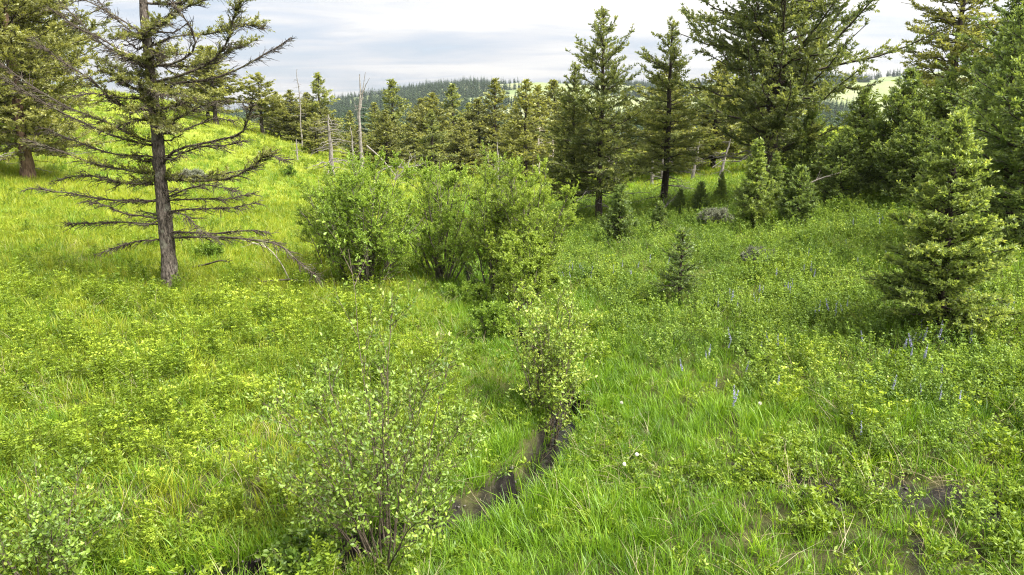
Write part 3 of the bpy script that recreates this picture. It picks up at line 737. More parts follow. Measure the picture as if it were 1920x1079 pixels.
def old_fir():
    g = RNG(7)
    root = thing('old_fir', (-7.27, 14.23, 0.18), 'half-bare old fir with long dead limbs standing alone on the meadow', 'tree')
    tmb, TP, TR = trunk_mesh(g, 9.0, 0.14, (0.05, 0.1), None, wob=0.012, sides=16, K=40, flare=0.55)
    tmb.build('trunk', M['bark_fir'], root, smooth=True)
    for path, r, gr in HERO:
        z0 = path[0][2]
        P = [(0.02, 0.0, z0 - 0.02)] + [tuple(p) for p in path]
        bough(g, root, P, r * 0.75, gr)
    # shorter boughs around the stem and those above the frame
    for i in range(34):
        z = 1.2 + 7.4 * (i + g.uniform()) / 34; a = g.uniform(0, 6.28)
        L = np.interp(z, [1.2, 3.5, 6, 8.8], [1.0, 1.3, 1.7, 0.4]) * g.uniform(0.5, 1.1)
        if 1.0 < z < 5.6: L *= 0.62
        el = np.interp(z, [1, 3, 6, 9], [-0.1, 0.1, 0.45, 0.9])
        pts = [(0, 0, z)] + [(math.cos(a) * L * q, math.sin(a) * L * q, z + L * (el * q - 0.12 * math.sin(q * 3.1) + g.normal(0, .03))) for q in (.33, .66, 1)]
        gr = [] if z < 2.6 else ([(0.15, 0.95, 0.9)] if g.uniform() < 0.55 else [])
        bough(g, root, pts, 0.010 + 0.008 * L, gr, dead_tw=20)
    # pale snapped stub high on the stem
    mb = MB(); p = np.array([(0.0, 0.05, 4.62), (-0.16, -0.05, 4.70), (-0.30, -0.12, 4.80), (-0.47, -0.2, 4.88)])
    tubes(mb, p[None], np.array([[.035, .03, .022, .012]]), 7)
    o = mb.build('branch', M['dead_pale'], root); o['label'] = 'pale snapped stub stripped of bark'
old_fir()

# ------------------------------------------------------------------ firs
def build_firs():
    # the two olive firs at the meadow's edge
    place(fir(11, 12.8, 0.21, 1.15, 3.4, 250, bushy, e_low=-6, e_top=50, curve=0.2, twig_d=9, need_d=42, nl=0.12, nw=0.34, twig_len=0.30, trunk_mat='bark_brown', need_mat='fir_olive', tint0=0.42, dead_low=14, name='edge_fir'),
          'fir_tree', (-19.8, 28.3), 'tall olive fir with a bare reddish-brown trunk at the meadow edge')
    place(fir(12, 13.6, 0.24, 1.0, 4.3, 250, bushy, e_low=0, e_top=55, curve=0.22, twig_d=8, need_d=40, nl=0.13, nw=0.34, twig_len=0.30, need_mat='fir_olive', tint0=0.36, name='back_fir'),
          'fir_tree', (-25.2, 37.0), 'broad olive fir rising behind the reddish-trunked fir at the meadow edge')
    # the firs that stand in the middle, behind the willows
    place(fir(21, 5.5, 0.085, 0.9, 1.6, 140, cone, e_low=-10, e_top=48, curve=0.22, twig_d=12, need_d=58, nl=0.085, nw=0.32, need_mat='fir', tint0=0.33, dead_low=12, flat=0.7, name='slim_fir'),
          'fir_tree', (2.15, 24.5), 'slim fir beside the taller pointed fir behind the willows')
    place(fir(22, 6.95, 0.11, 1.1, 2.4, 160, lambda q: (1 - q) ** 0.95 * min(1, .62 + q * 2.6) + 0.05 + 0.18 * max(0, 1 - abs(q - 0.72) / 0.16), e_low=-6, e_top=42, curve=0.20, twig_d=11, need_d=55, nl=0.088, nw=0.32, need_mat='fir', tint0=0.28, dead_low=14, gap=0.25, flat=0.7, name='pointed_fir'),
          'fir_tree', (2.95, 23.2), 'tall pointed fir with a gappy top behind the willows')
    place(fir(23, 6.35, 0.12, 1.3, 2.3, 130, lambda q: (1 - q) ** 0.8 * min(1, .7 + q * 2) + 0.04, e_low=-8, e_top=45, curve=0.12, twig_d=12, need_d=55, nl=0.088, nw=0.32, need_mat='fir', tint0=0.26, dead_low=22, gap=0.3, flat=0.88, whorl=8, name='tiered_fir'),
          'fir_tree', (5.47, 24.6), 'fir with flat separate tiers and a bare dark lower trunk')
    place(fir(24, 9.9, 0.24, 1.5, 4.2, 200, lambda q: (1 - q ** 1.3) * min(1, .62 + q * 1.2) + 0.05, e_low=8, e_top=55, curve=0.22, twig_d=9.5, need_d=48, nl=0.095, nw=0.34, need_mat='fir', tint0=0.20, dead_low=10, gap=0.3, flat=0.35, twig_len=0.30, ejit=15, name='great_fir'),
          'fir_tree', (7.96, 21.5), 'largest fir, its wide upswept limbs reaching above everything on the slope')
    place(fir(25, 8.3, 0.14, 1.7, 2.6, 150, lambda q: (1 - q) ** 0.7 * min(1, .75 + q * 2) + 0.05, e_low=5, e_top=40, curve=0.10, twig_d=9, need_d=42, nl=0.11, nw=0.34, need_mat='fir_olive', tint0=0.40, gap=0.25, flat=0.8, name='sky_fir'),
          'fir_tree', (16.1, 26.0), 'open-branched fir seen against the bright sky above the young firs')
    # the dense dark firs on the slope
    d1 = fir(31, 3.2, 0.06, 0.12, 1.25, 170, bushy, e_low=5, e_top=60, curve=0.22, twig_d=13, need_d=60, nl=0.075, nw=0.36, need_mat='fir_young', tint0=0.28, flat=0.4, twig_len=0.36, name='dense_fir_a', tip_gain=0.4)
    d2 = fir(32, 2.9, 0.055, 0.10, 1.2, 160, bushy, e_low=0, e_top=60, curve=0.25, twig_d=13, need_d=60, nl=0.075, nw=0.36, need_mat='fir_young', tint0=0.25, flat=0.4, twig_len=0.36, name='dense_fir_b', tip_gain=0.4)
    place(d1, 'young_fir', (9.97, 20.0), 'bushy young fir in the thicket beside the largest fir', rz=0.4, sc=0.98)
    place(d2, 'young_fir', (9.1, 21.3), 'bushy young fir half hidden between the largest fir and the thicket', rz=1.4, sc=0.95)
    place(d2, 'young_fir', (9.25, 19.3), 'low bushy young fir at the front of the thicket', rz=2.6, sc=0.74)
    place(d1, 'young_fir', (10.6, 18.9), 'taller young fir at the middle of the thicket', rz=3.7, sc=1.08)
    place(d2, 'young_fir', (10.35, 17.9), 'young fir with drooping skirts in front of the thicket', rz=4.4, sc=0.80)
    place(d1, 'young_fir', (11.6, 18.9), 'young fir between the thicket and the dark firs at the edge', rz=5.5, sc=1.0)
    d3 = fir(33, 5.2, 0.10, 0.15, 1.75, 230, bushy, e_low=-4, e_top=58, curve=0.25, twig_d=12, need_d=60, nl=0.075, nw=0.36, need_mat='fir_young', tint0=0.18, flat=0.45, twig_len=0.32, name='dark_fir', tip_gain=0.42)
    place(d3, 'fir_tree', (9.45, 12.4), 'dark dense fir rising behind the bright sapling', rz=0.7, sc=1.0)
    place(d3, 'fir_tree', (11.1, 15.8), 'dark dense fir standing between the thicket and the tall one by the sapling', rz=2.9, sc=0.84)
    place(d3, 'fir_tree', (12.9, 18.2), 'dark fir with a pointed top behind the others on the slope', rz=4.1, sc=1.12)
    # saplings in the open
    place(fir(41, 3.0, 0.045, 0.28, 1.0, 140, lambda q: (1 - q) ** 0.9 * min(1, .8 + q) + 0.05, e_low=-4, e_top=55, curve=0.18, twig_d=30, need_d=115, nl=0.048, nw=0.34, need_mat='fir_young', tint0=0.36, flat=0.6, twig_len=0.36, lean=(-0.15, 0), name='sapling_fir', tip_gain=0.65, inner=0.15, lvar=(0.72, 1.1), ejit=6),
          'fir_sapling', (6.02, 9.25), 'bright yellow-green fir sapling standing in the open on the flowery slope')
    s1 = fir(42, 2.2, 0.04, 0.22, 0.55, 130, cone, e_low=0, e_top=60, curve=0.3, twig_d=20, need_d=105, nl=0.065, nw=0.34, need_mat='fir_young', tint0=0.36, flat=0.4, twig_len=0.3, name='small_fir_a', lvar=(0.75, 1.1))
    s2 = fir(43, 1.6, 0.03, 0.10, 0.60, 110, cone, e_low=-5, e_top=55, curve=0.3, twig_d=20, need_d=105, nl=0.06, nw=0.34, need_mat='fir_young', tint0=0.10, flat=0.4, twig_len=0.35, name='small_fir_b', lvar=(0.75, 1.1))
    place(s1, 'fir_sapling', (6.26, 17.7), 'slender light green sapling fir in front of the largest fir', sc=1.02)
    place(s1, 'fir_sapling', (7.3, 19.2), 'thin sapling fir behind the slender light green one', rz=2.2, sc=0.78)
    place(s2, 'fir_sapling', (7.23, 17.3), 'squat dark sapling fir next to the slender light green one', rz=1.0, sc=(1.0, 1.0, 0.92))
    place(s2, 'fir_sapling', (2.94, 18.6), 'knee-high dark fir on the bank below the pointed fir', rz=2.1, sc=0.98)
    place(s2, 'fir_sapling', (4.09, 18.9), 'smallest dark cone-shaped fir on the bank', rz=3.3, sc=0.60)
    place(s2, 'fir_sapling', (6.05, 22.0), 'little fir at the foot of the tiered fir', rz=4.3, sc=0.60)
    place(s2, 'fir_sapling', (5.55, 22.6), 'tiny fir touching the bare trunk of the tiered fir', rz=5.1, sc=0.48)
    place(s1, 'fir_sapling', (7.0, 23.0), 'little pointed fir in the shade of the largest fir', rz=0.8, sc=0.5)
    place(fir(44, 1.45, 0.020, 0.25, 0.44, 80, lambda q: (1 - q) ** .6 * .9 + .08, e_low=0, e_top=45, curve=0.1, twig_d=20, need_d=85, nl=0.05, nw=0.32, need_mat='fir_young', tint0=0.08, flat=0.6, twig_len=0.4, gap=0.2, name='thin_seedling', top_h=0.2),
          'fir_sapling', (3.12, 12.4), 'thin sparse fir seedling alone among the shrubby ground cover')
    # far firs across the valley; four shapes reused
    fa = fir(51, 8.0, 0.13, 0.9, 2.5, 120, cone, e_low=-12, e_top=48, curve=0.15, twig_d=6, need_d=26, nl=0.20, nw=0.40, need_mat='fir', tint0=0.34, gap=0.15, name='far_fir_a')
    fb = fir(52, 8.0, 0.13, 0.7, 3.0, 140, bushy, e_low=-6, e_top=50, curve=0.2, twig_d=6, need_d=26, nl=0.20, nw=0.40, need_mat='fir_olive', tint0=0.34, gap=0.15, name='far_fir_b')
    fc = fir(53, 8.0, 0.12, 0.8, 1.75, 120, column, e_low=-10, e_top=50, curve=0.2, twig_d=7, need_d=28, nl=0.19, nw=0.40, need_mat='fir_olive', tint0=0.36, gap=0.1, name='far_fir_c')
    fd = fir(54, 8.0, 0.16, 2.2, 3.4, 90, lambda q: (1 - q ** 1.6) * min(1, .6 + q * 1.6) + .05, e_low=-5, e_top=45, curve=0.15, twig_d=6, need_d=26, nl=0.21, nw=0.42, need_mat='fir_olive', tint0=0.38, gap=0.3, dead_low=14, name='far_fir_d')
    far = [
        (fd, (-25.3, 60.0), 0.78, 'small fir with a crooked bare trunk on the meadow crest behind the old fir'),
        (fd, (-22.1, 62.0), 0.66, 'round-headed fir on the crest of the meadow'),
        (fb, (-20.1, 64.0), 0.58, 'bushy fir between the round-headed fir and the thin snag'),
        (fb, (-22.3, 67.0), 0.52, 'low bushy fir behind the round-headed fir on the crest'),
        (fa, (-18.0, 66.0), 0.86, 'narrow-topped fir rising above the crest clump'),
        (fb, (-19.1, 65.5), 0.60, 'broad dark fir at the foot of the thin snag'),
        (fb, (-17.0, 64.5), 0.50, 'low olive fir at the end of the crest clump'),
        (fb, (-28.5, 66.0), 0.80, 'dense fir on the crest seen through the limbs of the old fir'),
        (fa, (-11.5, 68.0), 1.03, 'symmetrical pointed fir beside the forked snag'),
        (fc, (-14.2, 73.0), 0.74, 'smaller green fir behind the forked snag'),
        (fc, (-18.4, 80.0), 0.58, 'dark small fir in the gap beyond the grey dead tree'),
        (fb, (-7.4, 66.0), 0.90, 'broad olive fir in the middle of the valley row'),
        (fb, (-9.2, 71.0), 0.86, 'broad fir between the pointed fir and the olive one'),
        (fa, (-5.9, 70.0), 1.06, 'tall ragged-topped fir in the middle of the valley row'),
        (fb, (-3.2, 68.0), 0.84, 'rounded light fir in the valley row'),
        (fc, (-1.6, 66.0), 1.04, 'narrow columnar fir in the valley row'),
        (fa, (-4.6, 75.0), 0.84, 'small fir hidden between the ragged-topped and the rounded fir'),
        (fc, (0.3, 60.0), 0.70, 'short fir next to the columnar fir'),
        (fc, (0.89, 46.0), 0.82, 'nearer upright fir beside the pale dead trunks'),
        (fb, (-13.2, 60.0), 0.40, 'low green fir at the back of the willow clump'),
        (fb, (-16.0, 57.0), 0.42, 'low fir on the meadow rim behind the grey dead tree'),
        (fb, (-10.4, 58.0), 0.62, 'olive fir in front of the symmetrical pointed fir'),
        (fa, (-6.4, 56.0), 0.66, 'dark small fir right behind the middle willow'),
        (fb, (-4.2, 58.0), 0.62, 'broad low fir in front of the rounded light fir'),
        (fc, (2.1, 56.0), 0.84, 'upright fir behind the pale dead trunks'),
        (fb, (3.6, 60.0), 0.90, 'broad fir closing the valley behind the slim fir'),
        (fb, (8.3, 37.0), 0.62, 'shaded fir in the clearing between the tiered and the largest fir'),
        (fb, (11.3, 39.0), 0.72, 'shaded fir glimpsed beneath the limbs of the largest fir'),
        (fb, (5.4, 44.0), 0.60, 'low shaded fir behind the pointed fir'),
        (fa, (12.6, 34.0), 0.70, 'dark fir between the largest fir and the thicket'),
        (fb, (4.6, 52.0), 0.74, 'shaded fir seen between the slim fir and the tiered fir'),
        (fb, (9.5, 44.0), 0.78, 'shaded fir seen behind the tiered fir'),
        (fa, (14.5, 46.0), 0.92, 'fir on the slope behind the largest fir'),
    ]
    for i, (p, xy, s, lab) in enumerate(far):
        place(p, 'fir_tree', xy, lab, rz=i * 1.7, sc=(s * 1.42, s * 1.42, s))
    # dead trees
    place(snag(61, 6.6, 0.05, 26, 0.35, 0.9, 'dead_grey', z0=0.35, name='thin_snag'), 'dead_tree', (-18.65, 62.0), 'thin bare grey snag standing above the crest clump')
    place(snag(62, 3.9, 0.16, 46, 1.0, 2.4, 'dead_grey', z0=0.12, sag=0.18, tw=12, name='grey_tree'), 'dead_tree', (-11.74, 45.0), 'grey dead tree with a tangle of spreading bare limbs')
    place(snag(63, 1.5, 0.05, 10, 0.3, 0.9, 'dead_grey', z0=0.2, name='grey_stub'), 'dead_tree', (-15.45, 50.0), 'short grey dead stump with thin limbs on the meadow')
    place(snag(64, 6.5, 0.12, 14, 0.3, 0.9, 'dead_grey', lean=(0.15, 0), z0=0.35, z1=0.9, name='forked_snag', fork=[(4.3, 0.45, 0.1, 2.3, 0.05), (5.3, 0.62, -0.1, 1.0, 0.035), (3.6, -0.25, 0.1, 1.4, 0.03)]), 'dead_tree', (-9.17, 42.0), 'tall forked grey snag rising behind the biggest willow')
    place(snag(65, 3.4, 0.08, 12, 0.2, 0.6, 'dead_grey', lean=(-0.2, 0), z0=0.3, name='lean_snag'), 'dead_tree', (-9.72, 43.0), 'lower leaning grey snag beside the tall forked one')
    place(snag(66, 4.2, 0.07, 30, 0.3, 0.9, 'dead_pale', z0=0.15, name='pale_snag'), 'dead_tree', (1.93, 50.0), 'pale dead trunk with short twigs beside the upright fir')
    place(snag(67, 3.3, 0.06, 24, 0.3, 0.8, 'dead_pale', z0=0.15, name='pale_snag_b'), 'dead_tree', (2.75, 47.0), 'thinner pale dead trunk between the upright fir and the slim fir')
    place(snag(68, 2.9, 0.09, 16, 0.6, 1.5, 'dead_grey', z0=0.3, name='broken_snag'), 'dead_tree', (-0.9, 44.0), 'broken grey trunk with drooping limbs in front of the columnar fir')
    for i, (x, y, h, lab) in enumerate([(6.9, 34.0, 2.1, 'slender dead trunk between the pointed fir and the tiered fir'), (7.6, 35.0, 2.4, 'leaning dead trunk beside the slender one in the clearing'),
                                   (5.6, 38.0, 2.6, 'dead trunk at the back of the clearing beyond the firs'),
                                   (8.6, 33.0, 2.2, 'grey dead pole just beside the bare trunk of the tiered fir'), (9.6, 32.0, 1.9, 'short dead pole under the limbs of the largest fir'), (4.9, 36.0, 2.3, 'dead pole glimpsed behind the pointed fir')]):
        place(snag(70 + i, h, 0.06, 14, 0.3, 0.9, 'dead_grey', lean=(0.1 * i, 0), z0=0.2, name='clearing_snag_%d' % i), 'dead_tree', (x, y), lab)
build_firs()

# ------------------------------------------------------------------ willows and alder shrubs
def build_shrubs():
    place(willow(81, 3.05, 1.65, 32, 9, 6, 11, 0.062, mat='willow', base_r=0.42, stem_r=0.030, low=0.07, lw=0.36, tint0=0.48, name='willow_a'),
          'willow', (-3.35, 15.4), 'biggest dense willow with a cluster of dark stems at its foot', 'shrub')
    place(willow(82, 3.1, 1.45, 24, 9, 6, 10, 0.062, mat='willow', base_r=0.35, stem_r=0.030, low=0.07, lw=0.36, tint0=0.54, name='willow_b'),
          'willow', (-1.75, 16.6), 'middle willow leaning between the dense one and the pale pair', 'shrub', rz=1.0)
    place(willow(83, 3.0, 1.25, 20, 10, 6, 10, 0.060, mat='willow_light', base_r=0.28, stem_r=0.028, low=0.07, lw=0.40, tint0=0.46, name='willow_c'),
          'willow', (0.45, 14.9), 'rounded yellow-green willow at the creek end of the clump', 'shrub', rz=2.0)
    place(willow(84, 3.35, 0.85, 11, 10, 6, 9, 0.060, mat='willow_light', base_r=0.22, stem_r=0.028, low=0.07, lw=0.40, tint0=0.44, name='willow_d'),
          'willow', (-0.40, 15.4), 'slender tall willow in the creek gap of the clump', 'shrub', rz=3.0)
    place(willow(87, 2.6, 1.0, 14, 8, 5, 9, 0.066, mat='willow_light', base_r=0.3, stem_r=0.026, low=0.07, lw=0.38, tint0=0.42, name='willow_e'),
          'willow', (-4.7, 17.6), 'lower willow at the back corner of the clump by the meadow', 'shrub', rz=0.6)
    place(willow(85, 1.0, 0.75, 16, 7, 5, 9, 0.055, mat='willow', base_r=0.3, stem_r=0.016, low=0.2, lw=0.42, tint0=0.36, name='low_willow'),
          'willow', (-0.9, 14.4), 'knee-high grey-green willow spreading over the creek below the clump', 'shrub')
    place(willow(88, 1.75, 0.75, 14, 9, 5, 9, 0.058, mat='willow_light', base_r=0.25, stem_r=0.018, low=0.1, lw=0.42, tint0=0.45, name='skirt_willow'),
          'willow', (0.25, 13.4), 'small willow stepping down from the rounded one towards the creek shrub', 'shrub')
    place(willow(86, 0.75, 0.6, 14, 6, 5, 9, 0.05, mat='willow', base_r=0.25, stem_r=0.014, low=0.2, lw=0.42, tint0=0.28, name='low_willow_b'),
          'willow', (-0.35, 11.6), 'low dark leafy bush on the creek bank beside the pale-leaved shrub', 'shrub')
    place(willow(91, 2.5, 0.66, 17, 12, 6, 7, 0.045, wood='bark_alder', mat='alder', base_r=0.16, stem_r=0.014, low=0.12, lw=0.55, tint0=0.68, name='creek_alder', big_leaf=True, up2=0.8),
          'alder_shrub', (0.50, 8.55), 'pale-leaved slender shrub rooted in the creek bed', 'shrub')
    place(willow(92, 2.05, 1.15, 26, 11, 6, 6, 0.037, wood='bark_alder', mat='alder', base_r=0.22, stem_r=0.011, low=0.24, lw=0.58, tint0=0.46, name='bank_alder', big_leaf=True, up2=0.8, tall=((2.0, 0.75, 2.65), (1.2, 0.35, 2.35))),
          'alder_shrub', (-1.08, 5.22), 'wide fan-shaped shrub with many thin brown stems on the near creek bank', 'shrub')
    place(willow(93, 1.15, 0.75, 11, 9, 6, 6, 0.038, wood='bark_alder', mat='alder', base_r=0.25, stem_r=0.011, low=0.2, lw=0.60, tint0=0.36, name='corner_alder', big_leaf=True, up2=0.8),
          'alder_shrub', (-3.75, 4.85), 'leafy shrub cut off by the bottom corner of the picture', 'shrub')
    place(willow(94, 0.42, 0.4, 10, 6, 4, 7, 0.05, wood='bark_alder', mat='alder', base_r=0.15, stem_r=0.008, low=0.15, lw=0.60, tint0=0.25, name='ditch_alder', big_leaf=True),
          'alder_shrub', (-1.72, 5.0), 'small dark-leaved shoot beside the fan-shaped shrub', 'shrub')
    place(willow(95, 0.65, 0.38, 10, 6, 5, 8, 0.06, mat='willow', base_r=0.12, stem_r=0.012, low=0.1, lw=0.45, tint0=0.15, name='meadow_bush'),
          'bush', (-12.86, 40.0), 'tiny dark bush alone on the bright meadow', 'bush')
    place(willow(97, 0.45, 0.4, 10, 6, 5, 8, 0.05, mat='willow', base_r=0.12, stem_r=0.01, low=0.1, lw=0.45, tint0=0.2, name='trunk_bush'),
          'bush', (-7.9, 17.6), 'small green bush on the meadow beside the fallen bough', 'bush')
    sg = willow(96, 0.45, 0.55, 22, 7, 5, 8, 0.05, wood='dead_grey', mat='sage', base_r=0.2, stem_r=0.012, low=0.2, lw=0.3, tint0=0.5, name='sagebrush')
    place(sg, 'sagebrush', (-15.1, 32.6), 'grey sagebrush mound behind the old fir on the meadow', 'bush', sc=1.3)
    place(sg, 'sagebrush', (5.75, 19.2), 'grey sagebrush mound before the slender light green sapling', 'bush', rz=2.0, sc=1.0)
    place(sg, 'sagebrush', (5.2, 14.2), 'low grey sagebrush on the flowery slope', 'bush', rz=4.0, sc=0.75)
build_shrubs()

# ------------------------------------------------------------------ fallen wood
def fallen(seed, P, r, mat, label, tw=8, name='fallen_branch'):
    g = RNG(seed); P = np.asarray(P, float)
    gz = height(P[:, 0], P[:, 1]); P = P.copy(); P[:, 2] += gz
    o0 = P[0].copy()
    Q = smooth_path(P - o0, 12)
    mb = MB(); t = np.linspace(0, 1, 12)
    tubes(mb, Q[None], (r * (1 - t) ** 0.6 + 0.25 * r)[None], 7)
    L = np.linalg.norm(Q[-1])
    n = tw; tp = g.uniform(0.2, 1, n); Pb, Tb = along(np.repeat(Q[None], n, 0), tp)
    d = unit(Tb * 0.8 + rdir(g, n) * 0.8 + np.array([0, 0, .25])); l = L * g.uniform(0.1, 0.3, n)
    TW = np.stack([Pb, Pb + d * l[:, None] * .5 + rdir(g, n) * .02, Pb + d * l[:, None]], 1)
    root = thing(name, tuple(o0), label, 'branch')
    mb.build('stem', M[mat], root, True)
    for i in range(n):
        tw_m = MB(); tubes(tw_m, TW[i:i + 1], r * np.array([[0.35, 0.26, 0.12]]), 4); tw_m.build('twig', M[mat], root)
build_fallen = [
    fallen(101, [(-7.75, 16.3, 0.05), (-7.35, 16.1, 0.18), (-6.9, 15.9, 0.33), (-6.65, 15.8, 0.34)], 0.022, 'twig_dark', 'fallen dark bough lying on the grass beside the old fir', 3),
    fallen(102, [(-5.2, 15.6, 0.05), (-5.35, 15.5, 0.45), (-5.6, 15.4, 0.8), (-6.0, 15.2, 0.95)], 0.011, 'dead_pale', 'pale dry arching branch at the willow clump by the meadow', 14),
    fallen(103, [(-4.3, 15.0, 0.10), (-5.0, 14.9, 0.18), (-5.7, 14.8, 0.10)], 0.02, 'twig_dark', 'dark fallen stick at the foot of the biggest willow', 7),
    fallen(104, [(-8.6, 43.0, 0.6), (-7.6, 43.0, 1.3), (-6.6, 43.0, 1.4), (-5.6, 43.0, 1.6)], 0.06, 'dead_grey', 'grey fallen trunk with limbs showing above the middle willow', 14, 'fallen_log'),
    fallen(105, [(-9.6, 46.0, 2.3), (-8.8, 46.0, 1.7), (-8.0, 46.0, 0.9), (-7.5, 46.0, 0.2)], 0.05, 'dead_grey', 'grey leaning pole beside the forked snag', 4, 'fallen_log'),
    fallen(106, [(-7.5, 44.0, 0.5), (-7.0, 44.0, 1.0), (-6.7, 44.0, 1.5), (-6.3, 44.0, 2.0)], 0.07, 'dead_grey', 'broken grey root limb jutting up behind the middle willow', 8, 'fallen_log'),
    fallen(107, [(4.2, 21.5, 0.05), (4.9, 22.3, 0.3), (5.6, 23.2, 0.55)], 0.025, 'dead_grey', 'grey dead branch on the ground between the pointed and the tiered fir', 10),
    fallen(108, [(8.1, 19.2, 0.75), (8.6, 19.0, 0.95), (9.1, 18.9, 1.0)], 0.02, 'dead_pale', 'pale dead branch beneath the largest fir by the thicket', 6),
]

# ------------------------------------------------------------------ ground cover nobody could count
def source(name, mb, mat):
    return bpy.data.objects.new(name, mb.mesh(name, mat))

def tuft(seed, n, h, w, spread, lean, segs=3, tint0=0.4, tintv=0.12, head=0):
    g = RNG(seed); mb = MB()
    az = g.uniform(0, 6.28, n); r = spread * np.sqrt(g.uniform(0, 1, n))
    b = np.stack([np.cos(az) * r, np.sin(az) * r, np.full(n, -0.02)], -1)
    a2 = az + g.normal(0, 0.9, n); ln = np.abs(g.normal(lean, lean * 0.5, n)); H = h * g.uniform(0.45, 1.15, n)
    t = np.linspace(0, 1, segs + 1)
    d = np.stack([np.cos(a2), np.sin(a2), 0 * a2], -1)
    P = b[:, None] + d[:, None] * (H * ln)[:, None, None] * (t ** 1.8)[None, :, None]
    P[..., 2] += H[:, None] * (t - 0.35 * np.minimum(ln, 1.2)[:, None] * t ** 2.4)
    sd = np.stack([-np.sin(a2 + g.normal(0, .6, n)), np.cos(a2), 0 * a2], -1)
    W = w * g.uniform(0.6, 1.3, n)[:, None] * np.interp(t, [0, .35, 1], [0.7, 1.0, 0.08])[None]
    A = P + sd[:, None] * W[..., None] * .5; B = P - sd[:, None] * W[..., None] * .5
    V = np.stack([A, B], 2)
    S = segs + 1; i = np.arange(n)[:, None] * S * 2 + np.arange(segs)[None] * 2
    F = np.stack([i, i + 1, i + 3, i + 2], -1).reshape(-1, 4)
    tint = (tint0 + g.normal(0, tintv, n))[:, None] + 0.18 * (t - 0.4)[None]
    mb.add(V.reshape(-1, 3), F, np.repeat(tint.ravel(), 2))
    return mb

def forb(seed, ns, h, spread, tint0=0.38, top=0.36, nleaf=26, ll=0.045, lw=0.24):
    """upright leafy stalks with a yellow-green head, as spurge"""
    g = RNG(seed); mb = MB()
    for i in range(ns):
        a = g.uniform(0, 6.28); r = spread * math.sqrt(g.uniform())
        b = np.array([math.cos(a) * r, math.sin(a) * r, -0.02]); H = h * g.uniform(0.6, 1.15)
        tip = b + np.array([g.normal(0, .16) * H, g.normal(0, .16) * H, H])
        P = np.stack([b, (b + tip) / 2 + g.normal(0, .012, 3), tip])[None]
        tubes(mb, P, np.array([[.0028, .0023, .0015]]), 3, tint0 - 0.1)
        n = nleaf; s = g.uniform(0.18, 0.97, n); p, dd = along(np.repeat(P, n, 0), s)
        az = g.uniform(0, 6.28, n); d = np.stack([np.cos(az), np.sin(az), g.uniform(0.1, 1.0, n)], -1)
        l = ll * g.uniform(0.7, 1.3, n)
        blades(mb, p, d, rdir(g, n), l, l * lw, tint0 + g.normal(0, .1, n) + 0.15 * s, fold=0.1, droop=0.15)
        n = 13; az = g.uniform(0, 6.28, n); el = g.uniform(0.2, 1.4, n)
        d = np.stack([np.cos(az), np.sin(az), el], -1); st = tip + unit(d) * g.uniform(0.0, 0.035, n)[:, None]
        l = g.uniform(0.018, 0.032, n)
        blades(mb, st, d * np.array([1, 1, .4]), rdir(g, n) * np.array([1, 1, .3]), l, l * 0.75, tint0 + top + g.normal(0, .08, n))
    return mb

def shrublet(seed, ns, h, spread, tint0=0.4, ll=0.030, lw=0.6, nl=22, top=0.3):
    """low leafy twigs, as snowberry"""
    g = RNG(seed); mb = MB()
    for i in range(ns):
        a = g.uniform(0, 6.28); r = spread * math.sqrt(g.uniform())
        b = np.array([math.cos(a) * r * .6, math.sin(a) * r * .6, -0.02]); H = h * g.uniform(0.55, 1.1)
        tip = b + np.array([math.cos(a) * r * .8 + g.normal(0, .05), math.sin(a) * r * .8 + g.normal(0, .05), H])
        P = np.stack([b, (b + tip) / 2 + g.normal(0, .02, 3), tip])[None]
        tubes(mb, P, np.array([[.0032, .0025, .0012]]), 3, 0.0)
        n = nl; s = g.uniform(0.25, 1.03, n) ** 0.8; p, dd = along(np.repeat(P, n, 0), s)
        p = p + rdir(g, n) * 0.035 * (1.2 - s)[:, None]
        d = rdir(g, n) * np.array([1, 1, .6]) + np.array([0, 0, .25])
        l = ll * g.uniform(0.6, 1.25, n)
        blades(mb, p, d, rdir(g, n) * np.array([1, 1, .4]), l, l * lw, tint0 + g.normal(0, .1, n) + top * (s - .55), fold=0.12, droop=0.1)
    return mb

def conifer_far(seed):
    g = RNG(seed); mb = MB()
    n = 46; z = 0.06 + 0.92 * (np.arange(n) / n); az = np.arange(n) * 2.4 + g.normal(0, .4, n)
    L = 0.30 * (1 - z) ** 0.8 * g.uniform(0.6, 1.2, n) + 0.015
    p = np.stack([0 * z, 0 * z, z + 0.03], -1); d = np.stack([np.cos(az), np.sin(az), g.uniform(-.55, -.05, n)], -1)
    blades(mb, p, d, np.stack([-np.sin(az), np.cos(az), 0 * az], -1), L, L * 1.0, 0.30 + g.normal(0, .15, n))
    tubes(mb, np.array([[(0, 0, -0.05), (0, 0, .5), (0, 0, 1.0)]]), np.array([[.018, .012, .002]]), 4, 0.0)
    return mb

